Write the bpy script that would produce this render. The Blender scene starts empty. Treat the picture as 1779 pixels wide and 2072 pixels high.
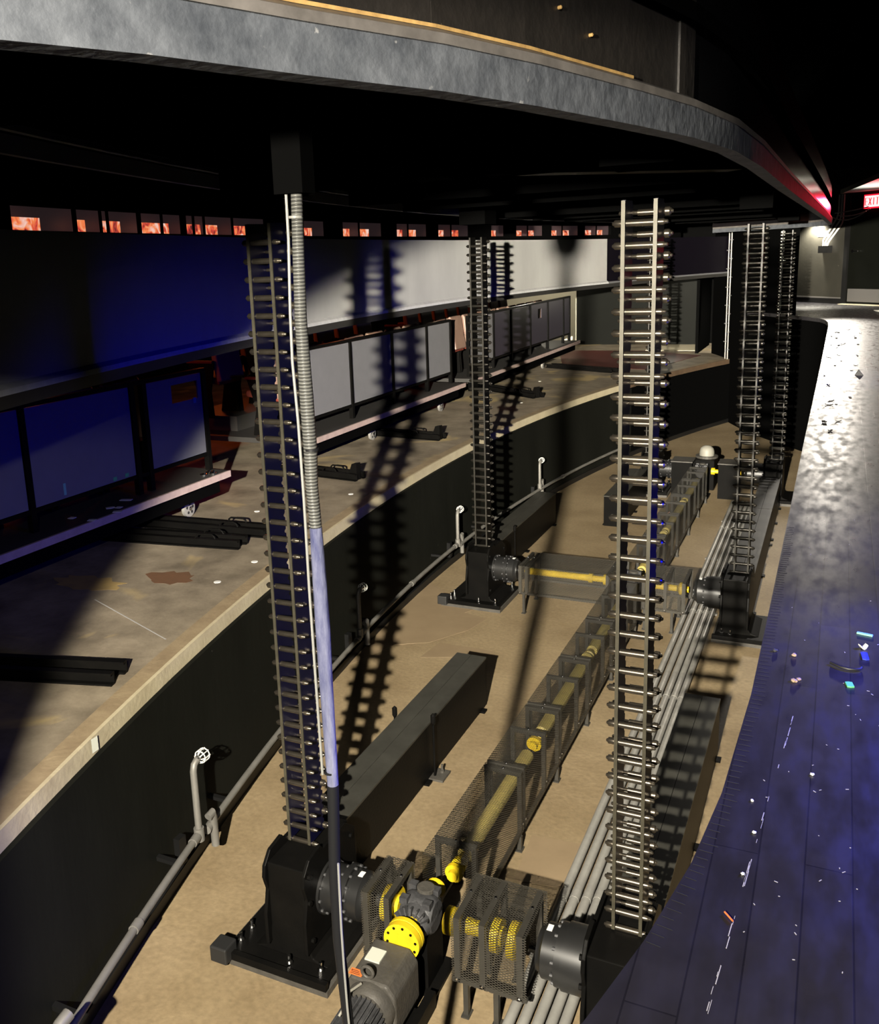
import bpy, bmesh, math, random
from math import sin, cos, pi, radians as RAD, sqrt, asin, atan2
from mathutils import Vector, Matrix

S = bpy.context.scene
COL = S.collection
random.seed(7)

# ------------------------------------------------------------------ camera
def make_camera():
    th, ro, ps = 0.2155, -0.0401, 0.456
    f = Vector((-sin(ps)*cos(th), cos(ps)*cos(th), -sin(th)))
    r = Vector((cos(ps), sin(ps), 0)); u = r.cross(f)
    r2 = cos(ro)*r + sin(ro)*u; u2 = -sin(ro)*r + cos(ro)*u
    cd = bpy.data.cameras.new('camera'); c = bpy.data.objects.new('camera', cd); COL.objects.link(c)
    m = Matrix((r2, u2, -f)).transposed().to_4x4(); m.translation = Vector((0, 0, 3.5))
    c.matrix_world = m
    cd.sensor_fit = 'AUTO'; cd.sensor_width = 36.0; cd.lens = 36.0*1858.6/2072
    cd.shift_x = (889.5-794.1)/2072; cd.shift_y = -(1036-933.5)/2072
    cd.clip_start = 0.05; cd.clip_end = 200
    S.camera = c
make_camera()

# ------------------------------------------------------------------ world, lights, exposure
w = bpy.data.worlds.new('World'); S.world = w; w.use_nodes = True
w.node_tree.nodes['Background'].inputs[0].default_value = (0.02, 0.02, 0.03, 1)
w.node_tree.nodes['Background'].inputs[1].default_value = 0.02
vs = S.view_settings
vs.view_transform = 'Standard'; vs.look = 'None'; vs.gamma = 1; vs.exposure = 0.0; vs.use_curve_mapping = False
S.cycles.diffuse_bounces = 0; S.cycles.glossy_bounces = 2

def aim(o, loc, tgt):
    o.location = loc
    d = Vector(tgt) - Vector(loc)
    o.rotation_euler = d.to_track_quat('-Z', 'Y').to_euler()
def spot(name, loc, tgt, watts, colour, deg, blend, size):
    l = bpy.data.lights.new(name, 'SPOT'); l.energy = watts; l.color = colour
    l.spot_size = RAD(deg); l.spot_blend = blend; l.shadow_soft_size = size
    o = bpy.data.objects.new(name, l); COL.objects.link(o); aim(o, loc, tgt); return o
def point(name, loc, watts, colour, size):
    l = bpy.data.lights.new(name, 'POINT'); l.energy = watts; l.color = colour; l.shadow_soft_size = size
    o = bpy.data.objects.new(name, l); COL.objects.link(o); o.location = loc; return o
WARM = (1.0, 0.92, 0.77)
def azel(loc, az, el):         # az degrees left of the pit axis, el degrees up
    a, e = RAD(az), RAD(el); return (loc[0]-sin(a)*cos(e), loc[1]+cos(a)*cos(e), loc[2]+sin(e))
WL = (-0.57, -0.98, 3.72)
wl = spot('work_light', WL, azel(WL, 0.8, -28.6), 8600, WARM, 68.2, 0.12, 0.035).data
wl.use_nodes = True                       # a focused flood: its near-parallel beam hardly thins out over the length of the pit
_f = wl.node_tree.nodes.new('ShaderNodeLightFalloff'); _f.inputs['Strength'].default_value = 1/70
wl.node_tree.links.new(_f.outputs['Constant'], wl.node_tree.nodes['Emission'].inputs['Strength'])
B1 = (1.5, 3.7, 2.73); B2 = (1.3, 9.2, 2.73)
spot('blue_wash', B1, azel(B1, 76, -25), 400, (0.002, 0.006, 1.0), 76, 1.0, 0.16)
spot('blue_wash_far', B2, azel(B2, 88, -22), 95, (0.02, 0.03, 1.0), 76, 0.6, 0.16)
spot('deck_blue_lamp', (1.0, 3.3, 3.15), (0.30, 2.75, 2.3), 430, (0.07, 0.08, 1.0), 72, 0.7, 0.15)
spot('wall_light', (-0.60, 21.06, 3.95), (-0.60, 21.2, 2.3), 560, (1.0, 0.93, 0.78), 125, 0.5, 0.08)
spot('deck_far_light', (-0.1, 19.2, 4.1), (0.02, 13.6, 2.15), 560, (1.0, 0.92, 0.80), 32, 0.6, 0.2)
spot('ledge_light', (0.15, -0.55, 4.15), (-0.72, 1.15, 3.86), 190, (1.0, 0.95, 0.88), 68, 0.7, 0.05)
spot('soffit_fill', (0.55, 18.3, 3.75), (0.5, 18.2, 4.42), 60, (1.0, 0.98, 0.90), 140, 0.6, 0.08)  # added upward spot to brighten the soffit, no fitting behind it
spot('exit_sign_glow', (0.50, 19.75, 4.22), (-0.20, 13.0, 4.45), 420, (1.0, 0.02, 0.05), 15, 0.9, 0.10)
for i, y in enumerate((3.5, 6.8, 10.2, 13.5)):
    point('house_glow', (-7.6, y, 2.95), 16, (1.0, 0.16, 0.03), 0.2)
point('far_store_light', (-6.6, 20.6, 3.05), 90, (1.0, 0.92, 0.74), 0.2)
point('far_store_floor_light', (-3.4, 21.6, 2.6), 20, (1.0, 0.92, 0.74), 0.1)

# ------------------------------------------------------------------ materials
MATS = {}
def mat(name, base, rough=0.6, metal=0.0, dark=None, scale=3.0, contrast=0.5, bump=0.0, bscale=40.0,
        stretch=(1, 1, 1), spec=0.5, speck=None, speck_scale=60, speck_cut=0.72):
    m = bpy.data.materials.new(name); m.use_nodes = True
    nt = m.node_tree; N = nt.nodes; L = nt.links; b = N['Principled BSDF']
    b.inputs['Base Color'].default_value = (*base, 1); b.inputs['Roughness'].default_value = rough
    b.inputs['Metallic'].default_value = metal; b.inputs['Specular IOR Level'].default_value = spec
    tc = N.new('ShaderNodeTexCoord'); mp = N.new('ShaderNodeMapping'); mp.inputs['Scale'].default_value = stretch
    L.new(tc.outputs['Object'], mp.inputs[0])
    out = None
    if dark is not None:
        n = N.new('ShaderNodeTexNoise'); n.inputs['Scale'].default_value = scale; n.inputs['Detail'].default_value = 8
        n.inputs['Roughness'].default_value = 0.65
        L.new(mp.outputs[0], n.inputs['Vector'])
        cr = N.new('ShaderNodeValToRGB')
        cr.color_ramp.elements[0].position = 0.5-0.25*(1-contrast)-0.1; cr.color_ramp.elements[1].position = 0.5+0.25*(1-contrast)+0.1
        cr.color_ramp.elements[0].color = (*dark, 1); cr.color_ramp.elements[1].color = (*base, 1)
        L.new(n.outputs['Fac'], cr.inputs[0]); out = cr.outputs[0]
    if speck is not None:
        n2 = N.new('ShaderNodeTexNoise'); n2.inputs['Scale'].default_value = speck_scale; n2.inputs['Detail'].default_value = 4
        L.new(mp.outputs[0], n2.inputs['Vector'])
        c2 = N.new('ShaderNodeValToRGB'); c2.color_ramp.elements[0].position = speck_cut; c2.color_ramp.elements[1].position = speck_cut+0.03
        L.new(n2.outputs['Fac'], c2.inputs[0])
        mx = N.new('ShaderNodeMix'); mx.data_type = 'RGBA'
        L.new(c2.outputs[0], mx.inputs[0])
        if out: L.new(out, mx.inputs[6])
        else: mx.inputs[6].default_value = (*base, 1)
        mx.inputs[7].default_value = (*speck, 1); out = mx.outputs[2]
    if out: L.new(out, b.inputs['Base Color'])
    if bump > 0:
        n3 = N.new('ShaderNodeTexNoise'); n3.inputs['Scale'].default_value = bscale; n3.inputs['Detail'].default_value = 5
        L.new(mp.outputs[0], n3.inputs['Vector'])
        bp = N.new('ShaderNodeBump'); bp.inputs['Strength'].default_value = bump; bp.inputs['Distance'].default_value = 0.02
        L.new(n3.outputs['Fac'], bp.inputs['Height']); L.new(bp.outputs[0], b.inputs['Normal'])
    MATS[name] = m; return m
def glow(name, col, strength):
    m = bpy.data.materials.new(name); m.use_nodes = True; nt = m.node_tree; b = nt.nodes['Principled BSDF']
    b.inputs['Base Color'].default_value = (*col, 1); b.inputs['Emission Color'].default_value = (*col, 1)
    b.inputs['Emission Strength'].default_value = strength; MATS[name] = m; return m

mat('black_steel', (0.006, 0.0056, 0.005), 0.42, 0.0, (0.003, 0.003, 0.003), 6, 0.3, 0.05, 60, spec=0.05)
mat('satin_black', (0.016, 0.016, 0.016), 0.36, 0.0, (0.011, 0.011, 0.011), 4, 0.3)
mat('guard_frame', (0.05, 0.047, 0.040), 0.42, 0.1, (0.03, 0.028, 0.024), 10, 0.4)
mat('black_paint', (0.010, 0.010, 0.010), 0.45, 0.0, (0.006, 0.006, 0.006), 4, 0.3, spec=0.25)
mat('dull_black', (0.003, 0.003, 0.003), 0.9, spec=0.0)
mat('glossy_black', (0.008, 0.008, 0.009), 0.16, spec=0.6)
mat('black_ply', (0.022, 0.018, 0.0145), 0.55, 0.0, (0.010, 0.0085, 0.007), 7, 0.4, 0.15, 30, speck=(0.22, 0.17, 0.10), speck_scale=26, speck_cut=0.75)
mat('cast_grey', (0.075, 0.075, 0.078), 0.5, 0.1, (0.03, 0.03, 0.032), 14, 0.5, 0.2, 60)
mat('motor_grey', (0.085, 0.078, 0.066), 0.55, 0.1, (0.045, 0.042, 0.038), 12, 0.5, 0.15, 60)
mat('chain_plate', (0.085, 0.077, 0.053), 0.45, 0.3, (0.05, 0.045, 0.032), 20, 0.5)
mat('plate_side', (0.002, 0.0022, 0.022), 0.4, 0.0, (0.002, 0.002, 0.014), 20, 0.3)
mat("cable_white", (0.28, 0.28, 0.26), 0.5)
mat('plain_blue', (0.26, 0.27, 0.36), 0.25, 0.0, (0.025, 0.03, 0.11), 16, 0.6, 0.5, 30, stretch=(1, 1, .25))
mat('lid_grey', (0.055, 0.054, 0.046), 0.42, 0.0, (0.028, 0.027, 0.023), 6, 0.4, spec=0.3)
mat('pin_greasy_shaded', (0.04, 0.036, 0.03), 0.34, 0.6, (0.018, 0.017, 0.014), 18, 0.4)  # mid pit grease; on the deck edge columns, shade put into the colour
mat('plate_greasy_shaded', (0.022, 0.020, 0.015), 0.45, 0.0, (0.02, 0.018, 0.014), 20, 0.4)  # plate edges darkened the same way, for shade as well as grease
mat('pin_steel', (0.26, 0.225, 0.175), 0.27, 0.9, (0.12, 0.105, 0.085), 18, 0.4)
mat('chrome', (0.75, 0.75, 0.75), 0.18, 1.0)
mat('yellow', (0.78, 0.56, 0.015), 0.42, 0.0, (0.55, 0.38, 0.01), 15, 0.3)
mat('dusty_yellow', (0.50, 0.40, 0.10), 0.55, 0.0, (0.34, 0.27, 0.09), 15, 0.3)
mat('conduit', (0.46, 0.45, 0.41), 0.38, 0.35, (0.30, 0.29, 0.27), 8, 0.4)
mat('wall_pipe', (0.23, 0.22, 0.20), 0.5, 0.3, (0.15, 0.145, 0.13), 8, 0.4)
mat('pit_wall', (0.013, 0.0135, 0.011), 0.55, 0.0, (0.007, 0.0073, 0.006), 1.5, 0.3, 0.1, 20, stretch=(1, 1, 0.35), spec=0.02, speck=(0.16, 0.16, 0.14), speck_scale=14, speck_cut=0.74)
mat('fascia_grey', (0.58, 0.58, 0.56), 0.45, 0.0, (0.46, 0.46, 0.45), 2.2, 0.3, 0.05, 20, stretch=(1, 1, 0.4))
mat('lip_grey', (0.80, 0.80, 0.80), 0.4, 0.0, (0.58, 0.58, 0.58), 20, 0.4)
mat('panel_grey', (0.20, 0.20, 0.21), 0.5, 0.0, (0.175, 0.175, 0.185), 5, 0.3)
mat('rim_top', (0.36, 0.28, 0.17), 0.6, 0.0, (0.22, 0.16, 0.095), 6, 0.45, 0.15, 30)
mat('rim_wood', (0.60, 0.53, 0.36), 0.6, 0.0, (0.44, 0.37, 0.24), 5, 0.4, 0.15, 30, speck=(0.20, 0.14, 0.08), speck_scale=9, speck_cut=0.73)
mat('plank_edge', (0.55, 0.42, 0.38), 0.6, 0.0, (0.38, 0.28, 0.26), 10, 0.4)
mat('stage_ply', (0.035, 0.033, 0.030), 0.6, 0.0, (0.028, 0.027, 0.025), 4, 0.4)
mat('lift_rim', (0.14, 0.15, 0.165), 0.6, 0.0, (0.05, 0.056, 0.066), 14, 0.55, 0.25, 25, speck=(0.25, 0.25, 0.25), speck_scale=24, speck_cut=0.70)
mat('lift_moulding', (0.22, 0.20, 0.18), 0.4, 0.1, (0.11, 0.10, 0.09), 16, 0.5)
mat('raw_wood', (0.72, 0.46, 0.16), 0.55, 0.0, (0.25, 0.14, 0.05), 22, 0.3)
mat('white', (0.80, 0.79, 0.74), 0.5)
mat('cream_wall', (0.62, 0.58, 0.44), 0.7, 0.0, (0.54, 0.50, 0.38), 3, 0.3)
mat('pale_floor', (0.62, 0.56, 0.40), 0.6, 0.0, (0.5, 0.44, 0.32), 6, 0.3)
mat('door_black', (0.005, 0.0055, 0.0042), 0.5, 0.0, (0.0035, 0.0038, 0.003), 3, 0.3, spec=0.05)
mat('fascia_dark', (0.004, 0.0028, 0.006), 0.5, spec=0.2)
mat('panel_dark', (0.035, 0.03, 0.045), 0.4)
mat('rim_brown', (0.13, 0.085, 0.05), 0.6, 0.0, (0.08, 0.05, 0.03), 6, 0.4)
mat('far_wall_black', (0.036, 0.034, 0.027), 0.35, 0.0, (0.024, 0.023, 0.019), 3, 0.3, 0.05, 20, speck=(0.25, 0.24, 0.2), speck_scale=9, speck_cut=0.74)
mat('kick_grey', (0.22, 0.21, 0.20), 0.4, 0.6)
mat('seat_red', (0.20, 0.035, 0.018), 0.7, 0.0, (0.12, 0.02, 0.012), 10, 0.3)
mat('seat_shell', (0.34, 0.22, 0.17), 0.45, 0.0, (0.25, 0.15, 0.11), 6, 0.3)
mat('red_deck', (0.12, 0.028, 0.020), 0.45, 0.0, (0.07, 0.018, 0.014), 5, 0.3)
mat('rubber', (0.012, 0.012, 0.012), 0.6)
mat('green_tape', (0.12, 0.62, 0.22), 0.6)
mat('mint_tape', (0.25, 0.62, 0.46), 0.6)
mat('blue_scrap', (0.03, 0.05, 0.40), 0.5)
mat('pebble', (0.42, 0.30, 0.20), 0.8, 0.0, (0.25, 0.18, 0.12), 40, 0.3)
mat('patch_brown', (0.27, 0.20, 0.12), 0.6, 0.0, (0.20, 0.145, 0.085), 3, 0.4)
mat('scuff', (0.42, 0.41, 0.40), 0.6)
mat('stain_rust', (0.16, 0.075, 0.035), 0.7, 0.0, (0.11, 0.06, 0.03), 9, 0.4)
mat('stain_ochre', (0.42, 0.29, 0.10), 0.7, 0.0, (0.28, 0.2, 0.09), 8, 0.5)
mat('orange_label', (0.75, 0.17, 0.04), 0.5)
mat('pale_label', (0.55, 0.56, 0.48), 0.5)
mat('tag_grey', (0.28, 0.27, 0.23), 0.5)
mat('cable_black', (0.012, 0.012, 0.013), 0.5, spec=0.4)
mat('soffit', (0.55, 0.56, 0.52), 0.7, 0.0, (0.45, 0.46, 0.43), 2, 0.3)
glow('dim_house', (0.055, 0.036, 0.040), 0.25)
glow('exit_red', (0.7, 0.0, 0.01), 0.6)
glow('exit_white', (1.0, 0.42, 0.42), 2.2)
glow('exit_rim', (1.0, 0.01, 0.03), 1.6)

def sleeve_mat():
    m = mat('braided_sleeve', (0.3, 0.3, 0.28), 0.38, 0.2)
    nt = m.node_tree; N = nt.nodes; L = nt.links; b = N['Principled BSDF']
    tc = N.new('ShaderNodeTexCoord'); wv = N.new('ShaderNodeTexWave'); wv.wave_type = 'BANDS'; wv.bands_direction = 'Z'
    wv.inputs['Scale'].default_value = 36; wv.inputs['Distortion'].default_value = 0.6; wv.inputs['Detail'].default_value = 1
    L.new(tc.outputs['Object'], wv.inputs['Vector'])
    cr = N.new('ShaderNodeValToRGB'); cr.color_ramp.elements[0].color = (0.05, 0.05, 0.047, 1); cr.color_ramp.elements[1].color = (0.22, 0.22, 0.20, 1)
    L.new(wv.outputs['Fac'], cr.inputs[0]); L.new(cr.outputs[0], b.inputs['Base Color'])
    bp = N.new('ShaderNodeBump'); bp.inputs['Strength'].default_value = 0.6; bp.inputs['Distance'].default_value = 0.004
    L.new(wv.outputs['Fac'], bp.inputs['Height']); L.new(bp.outputs[0], b.inputs['Normal'])
sleeve_mat()

def mesh_mat():            # expanded metal: diamond wire pattern in the sheet's own UVs (metres), open between the wires
    m = bpy.data.materials.new('expanded_metal'); m.use_nodes = True
    nt = m.node_tree; N = nt.nodes; L = nt.links; b = N['Principled BSDF']
    b.inputs['Base Color'].default_value = (0.06, 0.055, 0.045, 1); b.inputs['Roughness'].default_value = 0.45; b.inputs['Metallic'].default_value = 0.3
    uv = N.new('ShaderNodeUVMap'); sx = N.new('ShaderNodeSeparateXYZ'); L.new(uv.outputs[0], sx.inputs[0])
    def M(op, a, b2=None):
        n = N.new('ShaderNodeMath'); n.operation = op
        for i, v in enumerate((a, b2)):
            if v is None: continue
            if isinstance(v, (int, float)): n.inputs[i].default_value = v
            else: L.new(v, n.inputs[i])
        return n.outputs[0]
    u = M('MULTIPLY', sx.outputs[0], 1/0.026); v = M('MULTIPLY', sx.outputs[1], 1/0.013)
    wires = []
    for op in ('ADD', 'SUBTRACT'):
        f = M('FRACT', M(op, u, v)); wires.append(M('ABSOLUTE', M('SUBTRACT', f, 0.5)))
    solid = M('LESS_THAN', M('MINIMUM', wires[0], wires[1]), 0.135)
    tr = N.new('ShaderNodeBsdfTransparent'); mx = N.new('ShaderNodeMixShader')
    L.new(solid, mx.inputs[0]); L.new(tr.outputs[0], mx.inputs[1]); L.new(b.outputs[0], mx.inputs[2])
    L.new(mx.outputs[0], N['Material Output'].inputs[0])
    MATS['expanded_metal'] = m
mesh_mat()

def floor_mat():           # tan sealed concrete with darker stains and repair patches
    m = mat('pit_concrete', (0.37, 0.285, 0.17), 0.55, 0.0, (0.16, 0.112, 0.058), 0.9, 0.3, 0.12, 35)
    nt = m.node_tree; N = nt.nodes; L = nt.links; b = N['Principled BSDF']
    prev = b.inputs['Base Color'].links[0].from_socket
    tc = N.new('ShaderNodeTexCoord')
    n = N.new('ShaderNodeTexNoise'); n.inputs['Scale'].default_value = 30; n.inputs['Detail'].default_value = 6
    L.new(tc.outputs['Object'], n.inputs['Vector'])
    cr = N.new('ShaderNodeValToRGB'); cr.color_ramp.elements[0].position = 0.3; cr.color_ramp.elements[0].color = (0.80, 0.80, 0.80, 1)
    cr.color_ramp.elements[1].position = 0.7; cr.color_ramp.elements[1].color = (1.05, 1.05, 1.05, 1); L.new(n.outputs['Fac'], cr.inputs[0])
    mx = N.new('ShaderNodeMix'); mx.data_type = 'RGBA'; mx.blend_type = 'MULTIPLY'; mx.inputs[0].default_value = 1
    L.new(prev, mx.inputs[6]); L.new(cr.outputs[0], mx.inputs[7])
    L.new(mx.outputs[2], b.inputs['Base Color'])
floor_mat()

def wood_deck_mat():       # worn brown hardboard storage deck
    m = mat('storage_deck', (0.36, 0.30, 0.215), 0.6, 0.0, (0.10, 0.08, 0.055), 2.4, 0.45, 0.1, 30)
    nt = m.node_tree; N = nt.nodes; L = nt.links; b = N['Principled BSDF']
    prev = b.inputs['Base Color'].links[0].from_socket
    tc = N.new('ShaderNodeTexCoord')
    n = N.new('ShaderNodeTexNoise'); n.inputs['Scale'].default_value = 1.1; n.inputs['Detail'].default_value = 3; n.inputs['Distortion'].default_value = 0.8
    L.new(tc.outputs['Object'], n.inputs['Vector'])
    cr = N.new('ShaderNodeValToRGB'); cr.color_ramp.elements[0].position = 0.60; cr.color_ramp.elements[1].position = 0.68
    L.new(n.outputs['Fac'], cr.inputs[0])
    mx = N.new('ShaderNodeMix'); mx.data_type = 'RGBA'; L.new(cr.outputs[0], mx.inputs[0])
    L.new(prev, mx.inputs[6]); mx.inputs[7].default_value = (0.46, 0.35, 0.17, 1)
    L.new(mx.outputs[2], b.inputs['Base Color'])
wood_deck_mat()

def stage_deck_mat():      # black painted plank floor, scuffed, with plank joints
    m = mat('black_plank_deck', (0.026, 0.024, 0.029), 0.36, 0.0, (0.014, 0.013, 0.016), 5, 0.5, 0.0)
    nt = m.node_tree; N = nt.nodes; L = nt.links; b = N['Principled BSDF']
    prev = b.inputs['Base Color'].links[0].from_socket
    tc = N.new('ShaderNodeTexCoord')
    mp = N.new('ShaderNodeMapping'); mp.inputs['Rotation'].default_value = (0, 0, pi/2); L.new(tc.outputs['Object'], mp.inputs[0])
    bk = N.new('ShaderNodeTexBrick'); bk.inputs['Scale'].default_value = 1.0; bk.inputs['Brick Width'].default_value = 1.3
    bk.inputs['Row Height'].default_value = 0.085; bk.inputs['Mortar Size'].default_value = 0.0018; bk.inputs['Mortar Smooth'].default_value = 0.2
    bk.offset = 0.37
    bk.inputs['Color1'].default_value = (1, 1, 1, 1); bk.inputs['Color2'].default_value = (0.72, 0.72, 0.72, 1); bk.inputs['Mortar'].default_value = (0.3, 0.3, 0.3, 1)
    L.new(mp.outputs[0], bk.inputs['Vector'])
    mx = N.new('ShaderNodeMix'); mx.data_type = 'RGBA'; mx.blend_type = 'MULTIPLY'; mx.inputs[0].default_value = 0.8
    L.new(prev, mx.inputs[6]); L.new(bk.outputs['Color'], mx.inputs[7])
    L.new(mx.outputs[2], b.inputs['Base Color'])
    n = N.new('ShaderNodeTexNoise'); n.inputs['Scale'].default_value = 9; n.inputs['Detail'].default_value = 6
    mp2 = N.new('ShaderNodeMapping'); mp2.inputs['Scale'].default_value = (2.5, 0.8, 1); L.new(tc.outputs['Object'], mp2.inputs[0]); L.new(mp2.outputs[0], n.inputs['Vector'])
    mr = N.new('ShaderNodeMapRange'); mr.inputs[1].default_value = 0.3; mr.inputs[2].default_value = 0.7; mr.inputs[3].default_value = 0.27; mr.inputs[4].default_value = 0.5
    L.new(n.outputs['Fac'], mr.inputs[0]); L.new(mr.outputs[0], b.inputs['Roughness'])
    ad = N.new('ShaderNodeMath'); ad.operation = 'MULTIPLY_ADD'; L.new(n.outputs['Fac'], ad.inputs[0]); ad.inputs[1].default_value = 0.5
    L.new(bk.outputs['Fac'], ad.inputs[2])
    bp = N.new('ShaderNodeBump'); bp.inputs['Strength'].default_value = 0.08; bp.inputs['Distance'].default_value = 0.01; bp.invert = True
    L.new(ad.outputs[0], bp.inputs['Height']); L.new(bp.outputs[0], b.inputs['Normal'])
stage_deck_mat()

def window_glow():         # the lit house seen through the openings: patches of orange, rose and cream light
    m = bpy.data.materials.new('lit_house'); m.use_nodes = True; nt = m.node_tree; N = nt.nodes; L = nt.links; b = N['Principled BSDF']
    tc = N.new('ShaderNodeTexCoord'); n = N.new('ShaderNodeTexNoise'); n.inputs['Scale'].default_value = 9; n.inputs['Detail'].default_value = 2
    n.inputs['Distortion'].default_value = 1.2
    L.new(tc.outputs['Object'], n.inputs['Vector'])
    cr = N.new('ShaderNodeValToRGB'); e = cr.color_ramp.elements
    e[0].position = 0.3; e[0].color = (0.10, 0.02, 0.02, 1); e[1].position = 0.72; e[1].color = (1.0, 0.72, 0.62, 1)
    for p, c in ((0.42, (0.75, 0.08, 0.05, 1)), (0.52, (1.0, 0.28, 0.09, 1)), (0.6, (0.95, 0.5, 0.4, 1))):
        k = e.new(p); k.color = c
    L.new(n.outputs['Fac'], cr.inputs[0]); L.new(cr.outputs[0], b.inputs['Emission Color']); b.inputs['Emission Strength'].default_value = 0.9
    b.inputs['Base Color'].default_value = (0.02, 0.01, 0.01, 1); MATS['lit_house'] = m
window_glow()

# ------------------------------------------------------------------ mesh tools
class G:
    def __init__(s): s.v = []; s.f = []; s.uv = None
    def add(s, vs, fs):
        o = len(s.v); s.v += [tuple(x) for x in vs]; s.f += [tuple(i+o for i in f) for f in fs]; return s
    def box(s, x0, x1, y0, y1, z0, z1):
        return s.add([(x0,y0,z0),(x1,y0,z0),(x1,y1,z0),(x0,y1,z0),(x0,y0,z1),(x1,y0,z1),(x1,y1,z1),(x0,y1,z1)],
                     [(0,3,2,1),(4,5,6,7),(0,1,5,4),(1,2,6,5),(2,3,7,6),(3,0,4,7)])
    def bar(s, a, b, w, h, up=(0,0,1)):     # rectangular bar from a to b
        a = Vector(a); b = Vector(b); d = (b-a).normalized(); u = Vector(up)
        if abs(d.dot(u)) > 0.99: u = Vector((0,1,0))
        r = d.cross(u).normalized(); u = r.cross(d).normalized()
        c = [p + r*(w/2*i) + u*(h/2*j) for p in (a, b) for i, j in ((-1,-1),(1,-1),(1,1),(-1,1))]
        return s.add(c, [(0,1,2,3),(7,6,5,4),(0,4,5,1),(1,5,6,2),(2,6,7,3),(3,7,4,0)])
    def lathe(s, a, d, prof, n=20, caps=True):   # prof: (distance along axis, radius)
        a = Vector(a); d = Vector(d).normalized(); u = Vector((0,0,1)) if abs(d.z) < 0.9 else Vector((1,0,0))
        r = d.cross(u).normalized(); u = r.cross(d)
        vs = []; fs = []
        for t, rad in prof:
            for k in range(n):
                an = 2*pi*k/n; vs.append(a + d*t + (r*cos(an) + u*sin(an))*max(rad, 1e-4))
        m = len(prof)
        for i in range(m-1):
            for k in range(n):
                k2 = (k+1) % n; fs.append((i*n+k, i*n+k2, (i+1)*n+k2, (i+1)*n+k))
        if caps: fs.append(tuple(range(n-1, -1, -1))); fs.append(tuple((m-1)*n+k for k in range(n)))
        return s.add(vs, fs)
    def cyl(s, a, b, r, n=16):
        a = Vector(a); b = Vector(b); return s.lathe(a, b-a, [(0, r), ((b-a).length, r)], n)
    def tube(s, pts, r, n=10):
        P = [Vector(p) for p in pts]; R = r if isinstance(r, (list, tuple)) else [r]*len(P)
        vs = []; fs = []; u = None
        for i, p in enumerate(P):
            d = (P[min(i+1, len(P)-1)] - P[max(i-1, 0)]).normalized()
            if u is None: u = d.orthogonal().normalized()
            u = (u - d*u.dot(d)).normalized(); w_ = d.cross(u)
            for k in range(n):
                an = 2*pi*k/n; vs.append(p + (u*cos(an) + w_*sin(an))*R[i])
        for i in range(len(P)-1):
            for k in range(n):
                k2 = (k+1) % n; fs.append((i*n+k, i*n+k2, (i+1)*n+k2, (i+1)*n+k))
        fs.append(tuple(range(n-1, -1, -1))); fs.append(tuple((len(P)-1)*n+k for k in range(n)))
        return s.add(vs, fs)
    def prism(s, poly, axis, t0, t1):   # polygon in the plane normal to axis
        def P(a, b, t): return {'x': (t, a, b), 'y': (a, t, b), 'z': (a, b, t)}[axis]
        n = len(poly); vs = [P(a, b, t0) for a, b in poly] + [P(a, b, t1) for a, b in poly]
        fs = [tuple(range(n)), tuple(range(2*n-1, n-1, -1))] + [(i, (i+1) % n, n+(i+1) % n, n+i) for i in range(n)]
        return s.add(vs, fs)
    def strip(s, path, prof):           # sweep a closed (offset, z) profile along a plan path, offset to the path's left
        n = len(prof); vs = []; fs = []; P = [Vector((x, y)) for x, y in path]
        for i, p in enumerate(P):
            d = (P[min(i+1, len(P)-1)] - P[max(i-1, 0)]).normalized(); nrm = Vector((-d.y, d.x))
            for o, z in prof:
                q = p + nrm*o; vs.append((q.x, q.y, z))
        for i in range(len(P)-1):
            for k in range(n):
                k2 = (k+1) % n; fs.append((i*n+k, i*n+k2, (i+1)*n+k2, (i+1)*n+k))
        fs.append(tuple(range(n-1, -1, -1))); fs.append(tuple((len(P)-1)*n+k for k in range(n)))
        return s.add(vs, fs)
    def quad_uv(s, a, b, c, d):         # sheet with UVs in metres
        if s.uv is None: s.uv = []
        A, B, D = Vector(a), Vector(b), Vector(d)
        w_ = (B-A).length; h = (D-A).length
        s.add([a, b, c, d], [(0, 1, 2, 3)]); s.uv += [(0, 0), (w_, 0), (w_, h), (0, h)]; return s
    def xf(s, m):
        s.v = [tuple(m @ Vector(p)) for p in s.v]; return s

def obj(name, g, m, parent=None, smooth=False, bevel=0.0, label=None):
    me = bpy.data.meshes.new(name); me.from_pydata(g.v, [], g.f)
    if g.uv:
        ul = me.uv_layers.new(name='UVMap')
        for i, c in enumerate(g.uv): ul.data[i].uv = c
    else:
        bm = bmesh.new(); bm.from_mesh(me); bmesh.ops.recalc_face_normals(bm, faces=bm.faces); bm.to_mesh(me); bm.free()
    me.materials.append(MATS[m] if isinstance(m, str) else m)
    if smooth:
        me.polygons.foreach_set('use_smooth', [True]*len(me.polygons))
        try: me.set_sharp_from_angle(angle=RAD(38))
        except Exception: pass
    o = bpy.data.objects.new(name, me); COL.objects.link(o)
    if parent is not None: o.parent = parent
    if bevel > 0:
        b = o.modifiers.new('bevel', 'BEVEL'); b.width = bevel; b.segments = 2; b.limit_method = 'ANGLE'
    if label: o['label'] = label
    return o
def pieces(name, gs, m, parent=None, smooth=False):     # every piece a part of its own
    return [obj(name, g, m, parent, smooth) for g in gs]
def tag(o, label, cat, group=None, kind=None):
    o['label'] = label; o['category'] = cat
    if group: o['group'] = group
    if kind: o['kind'] = kind
    return o
def thing(name, label, cat, loc=(0,0,0), rz=0.0, group=None):
    o = bpy.data.objects.new(name, None); COL.objects.link(o); o.empty_display_size = 0.1
    o.location = loc; o.rotation_euler = (0, 0, rz); return tag(o, label, cat, group)
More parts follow.
